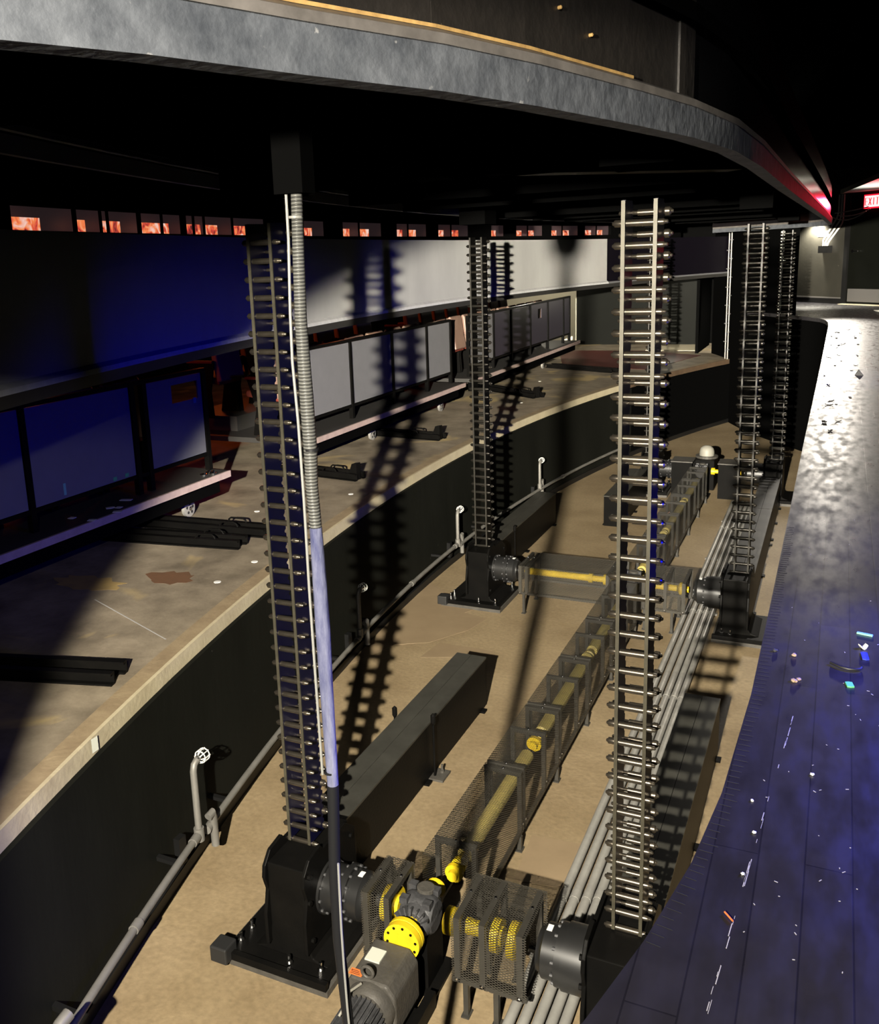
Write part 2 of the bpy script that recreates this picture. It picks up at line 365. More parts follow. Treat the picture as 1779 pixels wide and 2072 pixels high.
def struct(name, g, m, smooth=False, label=None):
    o = obj(name, g, m, None, smooth); o['kind'] = 'structure'
    if label: o['label'] = label
    return o
def dup(root, loc, rz, label=None, group=None, scale=None):
    kids = {}
    for o in COL.objects:
        if o.parent is not None: kids.setdefault(o.parent.name, []).append(o)
    def cp(o, par):
        c = o.copy(); COL.objects.link(c)
        if par is not None: c.parent = par
        for k in kids.get(o.name, []): cp(k, c)
        return c
    r = cp(root, None); r.location = loc; r.rotation_euler = (0, 0, rz)
    if scale: r.scale = scale
    if label: r['label'] = label
    if group: r['group'] = group
    return r

# ------------------------------------------------------------------ plan geometry
CX, CY = 22.7, 9.5
def arc(R, y0, y1, n=48):
    a0 = asin((y0-CY)/R); a1 = asin((y1-CY)/R)
    return [(CX - R*cos(a0+(a1-a0)*i/n), CY + R*sin(a0+(a1-a0)*i/n)) for i in range(n+1)]
def arc_x(R, y): return CX - sqrt(R*R-(y-CY)**2)
DZ = 2.3           # stage deck height above the pit floor
WZ = 1.28          # seat storage deck height
EDGE = [(-3.2,-3.0),(-2.1,-1.45),(-1.13,-0.12),(-0.77,0.45),(-0.45,0.97),(-0.305,1.23),(-0.25,1.45),(-0.205,1.70),(-0.178,1.98),(-0.160,2.5),(-0.158,3.3),
        (-0.158,6.0),(-0.152,9.0),(-0.150,12.0),(-0.150,15.0),(-0.165,15.8),(-0.21,16.25),(-0.29,16.6),(-0.47,16.95),(-0.77,17.42),(-1.13,17.98)]
RIM = [(-2.9,-2.4),(-2.0,-1.0),(-1.35,0.1),(-1.02,0.60),(-0.87,0.82),(-0.79,0.97),(-0.70,1.20),(-0.59,1.45),(-0.51,1.70),(-0.41,2.11),(-0.344,2.42),(-0.29,2.85),(-0.268,3.5),
       (-0.26,5.1),(-0.23,8.0),(-0.20,11.0),(-0.185,14.5),(-0.19,15.6),(-0.25,16.2),(-0.45,16.75),(-0.85,17.2),(-1.5,17.9),(-2.2,18.5)]

# ------------------------------------------------------------------ structure
g = G().box(-9, 1.5, -4, 24, -0.1, 0.0); struct('floor', g, 'pit_concrete')
# left pit wall with the lighter timber rim on its top
A = arc(26.64, -3, 21.0)
A_END = arc(26.64, 15.9, 21.0, 16)
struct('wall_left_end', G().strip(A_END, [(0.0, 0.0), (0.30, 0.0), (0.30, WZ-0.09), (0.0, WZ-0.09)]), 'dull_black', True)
A = arc(26.64, -3, 15.9)
struct('wall_left', G().strip(A, [(0.0, 0.0), (0.30, 0.0), (0.30, WZ-0.09), (0.0, WZ-0.09)]), 'pit_wall', True)
struct('baseboard_left', G().strip(arc(26.62, -3, 21.0), [(0.0, 0.0), (0.019, 0.0), (0.019, 0.075), (0.0, 0.075)]), 'black_paint', True)
A2 = arc(26.70, -3, 21.0)
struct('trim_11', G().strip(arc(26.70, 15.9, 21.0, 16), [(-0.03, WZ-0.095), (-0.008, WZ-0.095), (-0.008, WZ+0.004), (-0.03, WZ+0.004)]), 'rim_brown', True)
struct('trim_1', G().strip(arc(26.70, -3, 15.899, 56), [(-0.03, WZ-0.095), (-0.008, WZ-0.095), (-0.008, WZ+0.004), (-0.03, WZ+0.004)]), 'rim_wood', True)
struct('trim_9', G().strip(A2, [(-0.0079, WZ-0.095), (0.10, WZ-0.095), (0.10, WZ+0.003), (-0.0079, WZ+0.003)]), 'rim_top', True)
struct('trim_2', G().strip(A2, [(-0.015, WZ-0.125), (0.02, WZ-0.125), (0.02, WZ-0.0951), (-0.015, WZ-0.0951)]), 'black_paint', True)
a = arc(26.78, -3, 21.0)
poly = [(p[0], p[1]) for p in a] + [(-1.9, 23.0), (-12, 23.0), (-12, -3)]
struct('floor_left', G().prism(poly, 'z', WZ-0.09, WZ), 'storage_deck')
# stage deck on the right and the wall under it
poly = EDGE + [(-1.6, 18.6), (-1.6, 23), (4.5, 23), (4.5, -3.0)]
struct('floor_right', G().prism(poly, 'z', DZ-0.06, DZ), 'black_plank_deck')
struct('wall_right', G().strip(EDGE[2:], [(-0.03, 0.0), (-0.03, DZ-0.06), (-0.13, DZ-0.06), (-0.13, 0.0)]), 'dull_black', True)
# end of the pit
struct('wall_far', G().strip([(-0.80, 17.46), (-1.13, 18.0), (-1.55, 18.7), (-2.45, 20.75)], [(-0.001, 0.0), (-0.001, 4.0), (-0.12, 4.0), (-0.12, 0.0)]), 'dull_black')
# curved fascia of the auditorium floor above the storage deck
F = arc(26.85, -3, 15.4, 56); F2 = arc(26.85, 15.4, 21.0, 16); FA = F + F2[1:]
struct('wall_fascia', G().strip(F, [(0.0, 3.0), (0.06, 3.0), (0.06, 3.70), (0.0, 3.70)]), 'fascia_grey', True)
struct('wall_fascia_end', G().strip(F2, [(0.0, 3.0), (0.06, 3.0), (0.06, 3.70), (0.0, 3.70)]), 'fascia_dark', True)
struct('trim_10', G().strip(F2, [(-0.02, 2.985), (-0.001, 2.985), (-0.001, 3.015), (-0.02, 3.0)]), 'panel_grey', True)
struct('trim_3', G().strip(F, [(-0.035, 2.985), (-0.001, 2.985), (-0.001, 3.02), (-0.001, 3.032), (-0.035, 3.012)]), 'lip_grey', True)
struct('trim_4', G().strip(FA, [(-0.028, 2.925), (0.03, 2.925), (0.03, 2.9849), (-0.028, 2.9849)]), 'stage_ply', True)
struct('floor_house', G().strip(FA, [(0.061, 3.62), (5.5, 3.62), (5.5, 3.70), (0.061, 3.70)]), 'dull_black')
# house wall with a row of lit openings
WIN = [(-9.08,-8.43),(-7.53,-7.31),(-6.86,-6.74),(-6.67,-6.35),(-5.73,-5.14),(-5.05,-4.86),(-4.28,-4.07),(-3.99,-3.78),(-3.62,-3.17),(-2.57,-2.04),(0.39,0.77),(2.25,2.6),
       (3.11,3.6),(5.1,5.43),(5.77,6.2),(7.51,7.84),(8.32,8.75),(10.83,11.15),(12.5,12.87),(13.31,13.71),(14.92,15.3),(15.72,16.18),(17.32,17.78),(18.18,18.61)]
def pol(R, deg): a = RAD(deg); return (CX - R*cos(a), CY + R*sin(a))
WR, WZ0, WZ1 = 28.5, 3.822, 3.916
gw = G()
def seg(a0, a1, z0, z1, g_, R=WR, t=0.06):
    n = max(1, int(abs(a1-a0)/1.0)); pts = [pol(R, a0+(a1-a0)*i/n) for i in range(n+1)]
    g_.strip(pts, [(0, z0), (t, z0), (t, z1), (0, z1)])
seg(-24, 24.5, 3.70, WZ0, gw); seg(-24, 24.5, 4.0, 5.4, gw)
prev = -24; OPEN = []
for i, (a0, a1) in enumerate(WIN):
    nx = WIN[i+1][0] if i+1 < len(WIN) else 30
    e = min(a1 + .9*(a1-a0) + .22, nx - .06); OPEN.append((a0, e)); seg(prev, a0, WZ0, 4.0, gw, WR, .012); prev = e
seg(prev, 24.5, WZ0, 4.0, gw)
struct('wall_house', gw, 'dull_black')
struct('dim_house_backdrop', G().strip([pol(WR+.13, -24+48.5*k/60) for k in range(61)], [(0, 3.75), (.02, 3.75), (.02, 4.1), (0, 4.1)]), 'dim_house')  # backdrop behind the openings; its glow stands in for dimly lit house walls
for i, (a0, a1) in enumerate(WIN):
    gg = G(); seg(a0-0.02, a1+.02, WZ0-0.01, WZ1, gg, WR+0.014, 0.01); struct('window_%d' % (i+1), gg, 'lit_house')
struct('ceiling', G().box(-12, 6, -4, 24, 6.0, 6.1), 'dull_black')
struct('wall_rear', G().box(-12, 6, 23.0, 23.1, -0.1, 6.0), 'dull_black')
struct('wall_outer', G().box(-12.1, -12.0, -4, 23.1, -0.1, 6.0), 'dull_black')

struct('wall_near_mask', G().strip([(-2.45, -2.6), (-1.55, -0.7), (-1.27, -0.03)], [(0.0, 0.0), (0.0, 3.75), (0.10, 3.75), (0.10, 0.0)]), 'dull_black')  # unseen near end wall, placed to cut the work light on the left
# far walls: the storage end with its door, and the angled wall with the exit door on the stage deck
struct('wall_storage', G().box(-12, -2.75, 22.6, 22.7, WZ, 3.7), 'door_black')
struct('trim_5', G().box(-8.3, -5.86, 22.55, 22.599, WZ, 3.2), 'cream_wall')
struct('trim_6', G().box(-3.92, -2.8, 21.2, 22.55, WZ, WZ+0.012), 'pale_floor')
struct('wall_storage_end', G().box(-2.78, -2.72, 20.7, 22.6, WZ, 3.7), 'dull_black')
g = G().box(-3.72, -2.86, 22.55, 22.598, WZ+0.02, 3.05); d2 = struct('door_2', g, 'door_black')
obj('door_edge', G().box(-2.85, -2.83, 22.53, 22.598, 2.35, 3.05), 'conduit', d2); obj('door_handle', G().lathe((-2.95, 22.5, 2.33), (0, 1, 0), [(0, .03), (.05, .03)], 12), 'chrome', d2)
WA, WB = Vector((-1.5, 22.2)), Vector((1.3, 19.25)); WD = (WB-WA).normalized(); WN = Vector((-WD.y, WD.x))*-1   # WN faces the stage deck
def onwall(t, off=0.0):            # t metres along the angled wall from WA, off metres in front of it
    p = WA + WD*t + WN*off; return (p.x, p.y)
def wallbox(t0, t1, o0, o1, z0, z1):
    c = [onwall(t0, o0), onwall(t1, o0), onwall(t1, o1), onwall(t0, o1)]
    return G().prism(c, 'z', z0, z1)
struct('wall_exit', wallbox(-1.0, 4.1, -0.1, 0.0, DZ, 4.9), 'far_wall_black')
struct('baseboard_exit', wallbox(-1.0, 2.21, 0.001, 0.02, DZ, DZ+0.10), 'black_paint')
struct('trim_7', wallbox(-1.0, 2.20, 0.001, 0.026, DZ+0.10, DZ+0.125), 'kick_grey')
d1 = struct('door_1', wallbox(2.33, 3.21, 0.001, 0.03, DZ+0.01, DZ+2.06), 'door_black')
obj('door_frame', wallbox(2.22, 2.31, 0.001, 0.06, DZ, DZ+2.12), 'black_paint', d1)
obj('kick_plate', wallbox(2.36, 3.17, 0.031, 0.036, DZ+0.05, DZ+0.30), 'kick_grey', d1)
hx = onwall(2.45, 0.07); obj('door_handle', G().bar((*hx, DZ+1.02), (*onwall(2.59, 0.07), DZ+1.02), .02, .02).cyl((*onwall(2.45, 0.03), DZ+1.02), (*hx, DZ+1.02), .03), 'chrome', d1)
struct('trim_8', wallbox(2.3, 3.3, 0.001, 0.20, DZ-0.001, DZ+0.012), 'pale_floor')
struct('ceiling_exit', G().prism([(-0.14, 20.7), (0.42, 16.2), (4.5, 16.2), (4.5, 19.0), (1.2, 19.3)], 'z', 4.42, 4.5), 'soffit')

struct('floor_patch_1', G().prism([(-3.97, 6.08), (-4.0, 6.82), (-4.04, 8.05), (-3.91, 8.8), (-3.62, 8.58), (-3.04, 8.45), (-3.24, 8.12), (-2.98, 8.05), (-3.04, 7.72), (-3.28, 7.32), (-3.56, 7.16), (-3.73, 6.69)], 'z', .0005, .0025), 'patch_brown')
struct('floor_patch_2', G().prism([(-3.23, 6.99), (-3.19, 7.35), (-2.65, 7.34), (-2.67, 7.2)], 'z', .0005, .002), 'patch_brown')
struct('floor_patch_3', G().prism([(-1.53, 4.86), (-1.50, 4.42), (-1.21, 4.46), (-1.22, 4.89)], 'z', .0005, .002), 'patch_brown')
_e = [Vector(p) for p in EDGE if 1.4 < p[1] < 6.1]; gk = G(); acc = 0.0
for p, q in zip(_e[:-1], _e[1:]):
    d = (q-p); Ls = d.length; d.normalize(); nn = Vector((d.y, -d.x)); u = 0.0
    while u < Ls:
        if p.y + u < 4.2:
            c = p + d*u + nn*.004; e = c + nn*random.uniform(.022, .034); gk.bar((c.x, c.y, DZ+.0004), (e.x, e.y, DZ+.0004), .0022, .0006)
        u += .026
struct('trim_kerfs', gk, 'rubber')
gk = G()
for k in range(26):
    u = random.random(); x = -.13+.08*u + random.uniform(-.002, .002); y = 1.3+1.11*u; Ls = random.uniform(.01, .05)
    gk.bar((x, y, DZ+.0004), (x+.072*Ls, y+Ls, DZ+.0004), random.uniform(.0008, .0018), .0006)
struct('trim_scuff_line', gk, 'scuff')
gk = G()
for k in range(90):
    y = 1.5+4.5*random.random()**1.5; x = random.uniform(-.10, .06+.12*y); a = random.uniform(0, pi); Ls = random.uniform(.002, .008)
    gk.bar((x, y, DZ+.0004), (x+cos(a)*Ls, y+sin(a)*Ls, DZ+.0004), .0016, .0006)
struct('trim_scuffs', gk, 'scuff')
struct('trim_deck_line', G().bar((-4.55, 4.50, WZ+.0006), (-3.62, 4.12, WZ+.0006), .008, .0008), 'scuff')
struct('floor_stain', G().prism([(-4.33+.20*cos(2*pi*k/18)*(1+.25*sin(5*k)), 5.05+.13*sin(2*pi*k/18)*(1+.25*cos(3*k))) for k in range(18)], 'z', WZ+.0004, WZ+.001), 'stain_rust')
struct('floor_stain_2', G().prism([(-4.85+.30*cos(2*pi*k/20)*(1+.2*sin(4*k)), 4.75+.13*sin(2*pi*k/20)*(1+.25*cos(3*k))) for k in range(20)], 'z', WZ+.0004, WZ+.001), 'stain_ochre')

# ------------------------------------------------------------------ the raised stage lift
lift = thing('stage_lift', 'raised black curved stage lift overhead with a scuffed grey lower rim', 'stage lift', (0, 0, 0))
obj('rim', G().strip(RIM, [(0.0, 3.76), (0.05, 3.76), (0.05, 3.83), (0.0, 3.83)]), 'lift_rim', lift, True)
obj('moulding', G().strip(RIM, [(-0.004, 3.8302), (0.05, 3.8302), (0.05, 3.858), (0.018, 3.858), (-0.004, 3.846)]), 'lift_moulding', lift, True)
obj('wood_edge', G().strip([(-0.80, 0.955), (-0.79, 0.97), (-0.70, 1.20), (-0.59, 1.45), (-0.51, 1.70), (-0.41, 2.11)], [(0.017, 3.8582), (0.03, 3.8582), (0.03, 3.864), (0.017, 3.864)]), 'raw_wood', lift)
near = [p for p in RIM if p[1] < 1.46]; mid = [p for p in RIM if 1.44 < p[1] < 2.43]; far = [p for p in RIM if p[1] > 2.41]
PROF = [(0.030, 3.8585), (0.055, 3.8585), (0.055, 4.27), (0.030, 4.27)]
obj('fascia_panel', G().strip(near[2:], PROF), 'black_ply', lift)
mid2 = [(-0.588, 1.454)] + mid[1:]
obj('fascia_panel', G().strip(mid2, PROF), 'black_ply', lift)
obj('tape_strip', G().strip([(-0.352, 2.385), (-0.344, 2.42), (-0.334, 2.50)], [(0.024, 3.859), (0.030, 3.859), (0.030, 4.27), (0.024, 4.27)]), 'black_ply', lift)
obj('glossy_panel', G().strip(far, PROF), 'glossy_black', lift, True)
LA = arc(26.3, -1.2, 18.6)
obj('underside', G().prism(LA + RIM[::-1][:-1], 'z', 4.02, 4.06), 'dull_black', lift)
obj('left_skirt', G().strip(LA, [(0.0, 3.995), (0.03, 3.995), (0.03, 4.045), (0.0, 4.045)]), 'lip_grey', lift, True)
obj('left_girder', G().strip(arc(26.36, -1.2, 18.6), [(0.0, 3.925), (0.03, 3.925), (0.03, 3.994), (0.0, 3.994)]), 'panel_grey', lift, True)
for y in (0.4, 1.9, 4.7, 6.2, 7.4, 9.9, 11.2, 12.3, 14.8, 16.2):
    obj('joist', G().box(arc_x(26.2, y), -0.75 if y > 2 else -1.3, y-0.04, y+0.04, 3.90, 4.02), 'dull_black', lift)
obj('diagonal_brace', G().bar((-2.25, 4.75, 3.96), (-0.62, 6.1, 3.96), .16, .03), 'black_steel', lift)
for (x, y), z in [((-0.68, 1.245), 3.91), ((-0.66, 1.29), 3.96), ((-0.56, 1.545), 3.93), ((-0.545, 1.59), 3.98), ((-0.48, 1.82), 3.95), ((-0.45, 1.94), 3.92), ((-0.60, 1.425), 3.97), ((-0.598, 1.43), 3.93)]:
    obj('screw_head', G().lathe((x-0.028, y+0.004, z), (0.93, -0.37, 0), [(-0.004, .0035), (0.004, .0035), (0.0052, .002)], 10), 'raw_wood', lift)

# ------------------------------------------------------------------ rigid chain columns
PITCH = 0.0815
def front_pin():
    g = G(); g.lathe((-.102, 0, 0), (1, 0, 0), [(0, .005), (.004, .008), (.2, .008), (.204, .005)], 10)
    g.lathe((-.050, 0, 0), (1, 0, 0), [(0, .0138), (.100, .0138)], 14)
    g.lathe((-.094, 0, 0), (1, 0, 0), [(0, .0125), (.003, .0145), (.028, .0145)], 10); g.lathe((.066, 0, 0), (1, 0, 0), [(0, .0115), (.018, .0115), (.024, .009)], 12)
    return g
def rear_pin():
    g = G(); g.lathe((-.102, 0, 0), (1, 0, 0), [(0, .005), (.004, .008), (.2, .008), (.204, .005)], 10)
    g.lathe((-.03, 0, 0), (1, 0, 0), [(0, .012), (.075, .012)], 14)
    g.lathe((.066, 0, 0), (1, 0, 0), [(0, .010), (.006, .0165), (.022, .0165), (.028, .011)], 12); g.lathe((-.092, 0, 0), (1, 0, 0), [(0, .010), (.003, .012), (.026, .012)], 10)
    return g
def make_chain(label, loc, edge='chain_plate', pin='pin_steel'):
    t = thing('rigid_chain_column', label, 'lift chain', loc, 0, 'rigid chain columns carrying the stage lift')
    n0, n1 = 7, 45
    for sx in (-1, 1):
        x0 = sx*.0585-.007; fr = []; bk = []
        for k in range(n0, n1):
            z = 0.0135 + k*PITCH
            fr += [(-.016, z+.002), (-.016, z+PITCH-.002), (-.012, z+PITCH-.0015), (-.012, z+PITCH+.0015)]
            bk += [(.125, z+.012), (.125, z+PITCH-.012), (.113, z+PITCH-.004), (.113, z+PITCH+.004)]
        g = G().prism(fr + bk[::-1], 'x', x0, x0+.0145)
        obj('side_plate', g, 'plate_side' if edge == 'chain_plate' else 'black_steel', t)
        obj('plate_edge', G().box(x0, x0+.0145, -.0225, -.0165, .0135+n0*PITCH, .0135+n1*PITCH), edge, t)
    a = b = None
    for k in range(n0, n1):
        z = 0.0135 + k*PITCH
        if a is None: a = obj('front_pin', front_pin(), pin, t, True); b = obj('rear_pin', rear_pin(), pin, t, True); p, q = a, b
        else:
            p = a.copy(); COL.objects.link(p); q = b.copy(); COL.objects.link(q)
        p.location = (0, 0, z); q.location = (0, .112, z + PITCH/2)
    obj('top_bracket', G().box(-.13, .13, -.10, .22, 3.80, 4.018), 'dull_black', t)
    return t
COLS = {'L1': (-2.357, 3.56), 'R1': (-0.687, 3.56), 'L2': (-3.20, 8.545), 'R2': (-0.683, 8.545), 'L3': (-2.40, 13.53), 'R3': (-0.685, 13.53)}
CL = {'L1': 'steel push chain column beside the silver cable sleeve, nearest on the left', 'R1': 'tall bright push chain column right of centre, nearest to the stage deck',
      'L2': 'dark push chain column in mid pit by the curved wall', 'R2': 'push chain column rising from the second gearbox along the stage deck edge',
      'L3': 'push chain column at the far left of the pit, mostly behind the bright one', 'R3': 'farthest push chain column along the stage deck edge'}
c0 = make_chain(CL['L1'], (*COLS['L1'], 0))
dup(c0, (*COLS['R1'], 0), 0, CL['R1'])
c1 = make_chain(CL['L2'], (*COLS['L2'], 0), 'plate_greasy_shaded', 'pin_greasy_shaded')
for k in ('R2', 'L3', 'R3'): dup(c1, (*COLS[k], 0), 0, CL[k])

# ------------------------------------------------------------------ chain drives (gearbox + reducer) at the foot of each column
def bolt_ring(g, c, ax, r, n, br, h, ph=0.0):
    for k in range(n):
        a = 2*pi*k/n+ph; p = (c[0], c[1]+r*cos(a), c[2]+r*sin(a)); g.lathe(p, ax, [(0, br), (h, br)], 6)
def make_drive(label, loc, s):
    t = thing('chain_drive', label, 'gearbox', loc, 0, 'chain drives at the feet of the chain columns')
    M = Matrix.Scale(s, 4, (1, 0, 0))
    def P(name, g, m, smooth=False, bevel=0.0, par=None): return obj(name, g.xf(M), m, par or t, smooth, bevel)
    xr = .28 if s > 0 else .185
    P('concrete_pad', G().box(-.34, xr+.02, -.32, .36, 0, .035), 'motor_grey')
    P('base_plate', G().box(-.32, xr, -.29, .33, .035, .06), 'black_steel', bevel=.004)
    prof = [(-.19, .06), (-.12, .085), (-.09, .13), (-.078, .22), (-.078, .575), (.13, .575), (.13, .22), (.14, .13), (.16, .085), (xr-.04 if s > 0 else .18, .06)]
    P('housing', G().prism(prof, 'y', -.21, .26), 'black_steel', bevel=.006)
    ear = [(-.24, .30), (-.21, .42), (-.235, .50), (-.225, .56), (-.17, .62), (-.06, .635), (-.03, .60), (.20, .60), (.30, .52), (.30, .12), (-.24, .12)]
    P('side_plate', G().prism(ear, 'x', .1305, .150), 'black_steel', bevel=.004); P('side_plate', G().prism(ear, 'x', -.098, -.0785), 'black_steel', bevel=.004)
    for y, z in ((-.19, .54), (-.20, .40), (-.19, .18), (.24, .5), (.24, .2)):
        P('plate_bolt', G().lathe((.150, y, z), (1, 0, 0), [(0, .014), (.014, .014)], 6), 'black_steel')
    z = .362
    g = G().lathe((.150, 0, z), (1, 0, 0), [(0, .138), (.014, .138), (.014, .122*(1 if s > 0 else 1.22)), (.118, .122*(1 if s > 0 else 1.22)), (.118, .140), (.150, .140), (.150, .122), (.215, .122), (.232, .100), (.245, .096), (.245, .03), (.26, .03)], 36)
    P('reducer', g, 'satin_black', True)
    for x, r, n, h, ph in ((.164, .128, 12, .012, 0), (.300, .131, 14, .014, .1), (.2555, .131, 14, .012, .1)):
        for k in range(n):
            a = 2*pi*k/n+ph; P('flange_bolt', G().lathe((x, r*cos(a), z+r*sin(a)), (1, 0, 0), [(0, .008), (h, .008)], 6), 'cast_grey')
    P('rating_tag', G().box(.335, .36, -.02, .02, z+.118, z+.1235), 'white')
    for x, y in ((-.27, -.22), (-.27, -.12), (xr-.06, -.24), (xr-.06, .30), (-.27, .26), (.05, -.26)):
        P('anchor_bolt', G().lathe((x, y, .06), (0, 0, 1), [(0, .018), (.016, .018), (.016, .009), (.055, .009)], 8), 'chrome')
    P('foot_block', G().box(-.36, -.26, -.37, -.27, .03, .12), 'rubber', bevel=.008)
    P('front_rail', G().box(-.27, xr+.015, -.325, -.295, .035, .075), 'black_steel')
    return t
DLB = {'L1': 'black chain gearbox at the foot of the nearest left column', 'R1': 'black chain gearbox nearest under the stage deck edge',
       'L2': 'black chain gearbox against the curved wall in mid pit', 'R2': 'black chain gearbox at the second column along the deck edge',
       'L3': 'black chain gearbox at the far left of the pit', 'R3': 'black chain gearbox at the farthest column by the deck edge'}
d = make_drive(DLB['L1'], (*COLS['L1'], 0), 1)
for k in ('L2', 'L3'): dup(d, (*COLS[k], 0), 0, DLB[k])
d = make_drive(DLB['R1'], (*COLS['R1'], 0), -1)
for k in ('R2', 'R3'): dup(d, (*COLS[k], 0), 0, DLB[k])

# ------------------------------------------------------------------ chain magazines: long black boxes lying behind or before the drives
def make_box(label, x0, x1, y0, y1, rods=()):
    t = thing('chain_magazine', label, 'chain box', ((x0+x1)/2, y0, 0), 0, 'chain magazine boxes on the pit floor')
    W = (x1-x0)/2; Ln = y1-y0
    obj('body', G().box(-W, W, 0, Ln, .015, .405), 'black_steel', t, bevel=.004)
    [obj('lid', G().box(xa, xb, -.003, Ln+.003, .406, .420), 'lid_grey', t) for xa, xb in ((-W-.003, -.0015), (.0015, W+.003))]
    for y in (.1, Ln*.5, Ln-.1): obj('foot', G().box(-W-.03, W+.03, y-.03, y+.03, 0, .015), 'black_steel', t)
    for y in rods:
        for sx in (-1, 1):
            x = sx*(W+.025)
            r = obj('tie_rod', G().lathe((x, y, .02), (0, 0, 1), [(0, .008), (.38, .008), (.40, .018), (.45, .018), (.465, .004)], 10), 'black_steel', t)
            obj('foot_bracket', G().box(x-.035, x+.075*(1 if sx > 0 else .4), y-.04, y+.10, 0, .016).lathe((x+.03, y+.06, .016), (0, 0, 1), [(0, .014), (.018, .014), (.018, .008), (.06, .008)], 8), 'motor_grey', r)
    return t
make_box('long black chain box behind the nearest left gearbox', -2.60, -2.36, 3.95, 6.34, (1.28,))
make_box('long black chain box with sunlit lid behind the mid pit gearbox', -3.485, -3.245, 8.93, 11.47, (0.75,))
make_box('short black chain box far in the pit, ending behind the bright column', -2.62, -2.38, 11.51, 13.14)
make_box('black chain box crossed by the ladder shadow beside the stage deck edge', -0.835, -0.60, 3.95, 6.27)
make_box('grey lidded chain box behind the second right gearbox', -0.835, -0.60, 8.94, 11.45)
make_box('grey lidded chain box leading to the farthest right gearbox', -0.835, -0.60, 11.47, 13.14)
for o in COL.objects:
    if o.get('category') == 'chain box': o['label'] = o['label'].replace('sunlit', 'lit')

# ------------------------------------------------------------------ gear train in row one
def coupling(g, a, ax, r, t=.03):
    return g.lathe(a, ax, [(0, r*.62), (t*.5, r*.62), (t*.5, r), (t*1.5, r), (t*1.5, r*.96), (t*1.7, r*.96), (t*1.7, r), (t*2.6, r), (t*2.6, r*.6), (t*3.2, r*.6)], 28)
def bevel_box(label, x, y):
    t = thing('angle_gearbox', label, 'gearbox', (x, y, 0), 0, 'right-angle gearboxes on the pit centre line')
    g = G().lathe((-.085, 0, .365), (1, 0, 0), [(0, .075), (.02, .092), (.045, .098), (.125, .098), (.15, .092), (.17, .075)], 12)
    g.lathe((0, -.105, .365), (0, 1, 0), [(0, .07), (.025, .088), (.18, .088), (.205, .07)], 12); obj('housing', g, 'cast_grey', t, True)
    for k in range(7):
        a = RAD(-60+k*20); obj('rib', G().bar((sin(a)*.06, -.11, .365+cos(a)*.06), (sin(a)*.097, -.10, .365+cos(a)*.097), .008, .03, (0, 1, 0)), 'cast_grey', t)
    for x2, y2 in ((-.06, -.05), (.06, -.05), (-.06, .06), (.06, .06)): obj('lug', G().box(x2-.02, x2+.02, y2-.02, y2+.02, .44, .472), 'cast_grey', t)
    obj('top_cover', G().lathe((.01, .05, .455), (0, 0, 1), [(0, .045), (.018, .045), (.02, .04)], 16), 'motor_grey', t)
    obj('pedestal', G().box(-.07, .07, -.09, .10, .02, .30), 'black_steel', t); obj('foot_plate', G().box(-.12, .12, -.12, .14, 0, .02), 'black_steel', t)
    return t
bg = bevel_box('dark finned right-angle gearbox between the yellow couplings', -1.69, 3.56)
def yel(name, g, par, m='yellow'): return obj(name, g, m, par, True)
yel('left_coupling', coupling(G(), (-.20, 0, .365), (1, 0, 0), .088, .03), bg)
g = G().lathe((0, -.225, .365), (0, 1, 0), [(0, .050), (.0, .092), (.03, .092), (.032, .088), (.036, .088), (.038, .092), (.06, .092), (.06, .05), (.12, .05)], 32); yel('front_coupling', g, bg)
for k in range(10):
    a = 2*pi*k/10+.2; obj('coupling_bolt', G().lathe((.074*cos(a), -.2275, .365+.074*sin(a)), (0, 1, 0), [(0, .007), (.004, .007)], 8), 'black_steel', bg)
obj('hub_shaft', G().lathe((-.235, 0, .365), (1, 0, 0), [(0, .03), (.055, .03)], 16), 'cast_grey', bg)
yel('rear_joint', G().lathe((.0, .10, .365), (0, 1, 0), [(0, .045), (.03, .045), (.03, .03), (.06, .035), (.085, .052), (.10, .052)], 16), bg)
yel('right_coupling', coupling(G(), (.13, 0, .365), (1, 0, 0), .066, .022), bg)
sh = thing('cross_shaft', 'short yellow cross shaft inside the near right mesh guard', 'drive shaft', (-1.48, 3.56, 0))
yel('tube', G().lathe((.0, 0, .365), (1, 0, 0), [(0, .042), (.10, .036), (.14, .036), (.16, .055)], 18), sh)
yel('joint', coupling(G(), (.16, 0, .36), (1, 0, 0), .078, .018), sh)
yel('end_flange', G().lathe((.245, 0, .36), (1, 0, 0), [(0, .05), (.01, .086), (.045, .086), (.05, .04), (.09, .04)], 24), sh)

# motor with its gear head, running towards the camera side of the pit
mt = thing('gear_motor', 'grey finned gear motor with orange warning label, nearest in the pit', 'motor', (-1.72, 3.2, 0))
obj('gear_head', G().prism([(-.12, .06), (.10, .06), (.12, .12), (.12, .30), (.08, .355), (-.10, .355), (-.125, .31), (-.125, .12)], 'y', -.13, .13), 'motor_grey', mt, bevel=.012)
obj('inspection_plate', G().box(-.085, -.01, -.02, .06, .355, .363), 'pale_label', mt)
obj('adapter_bell', G().lathe((0, -.13, .235), (0, -1, 0), [(0, .118), (.03, .118), (.05, .108), (.06, .102)], 28), 'motor_grey', mt, True)
obj('motor_body', G().lathe((0, -.19, .235), (0, -1, 0), [(0, .086), (.42, .086), (.42, .098), (.50, .098), (.52, .06)], 28), 'cast_grey', mt, True)
for k in range(26):
    a = 2*pi*k/26; obj('cooling_fin', G().bar((cos(a)*.094, -.20, .235+sin(a)*.094), (cos(a)*.094, -.60, .235+sin(a)*.094), .005, .02, (cos(a), 0, sin(a))), 'cast_grey', mt)
obj('terminal_box', G().box(.06, .15, -.50, -.32, .22, .33), 'motor_grey', mt, bevel=.008)
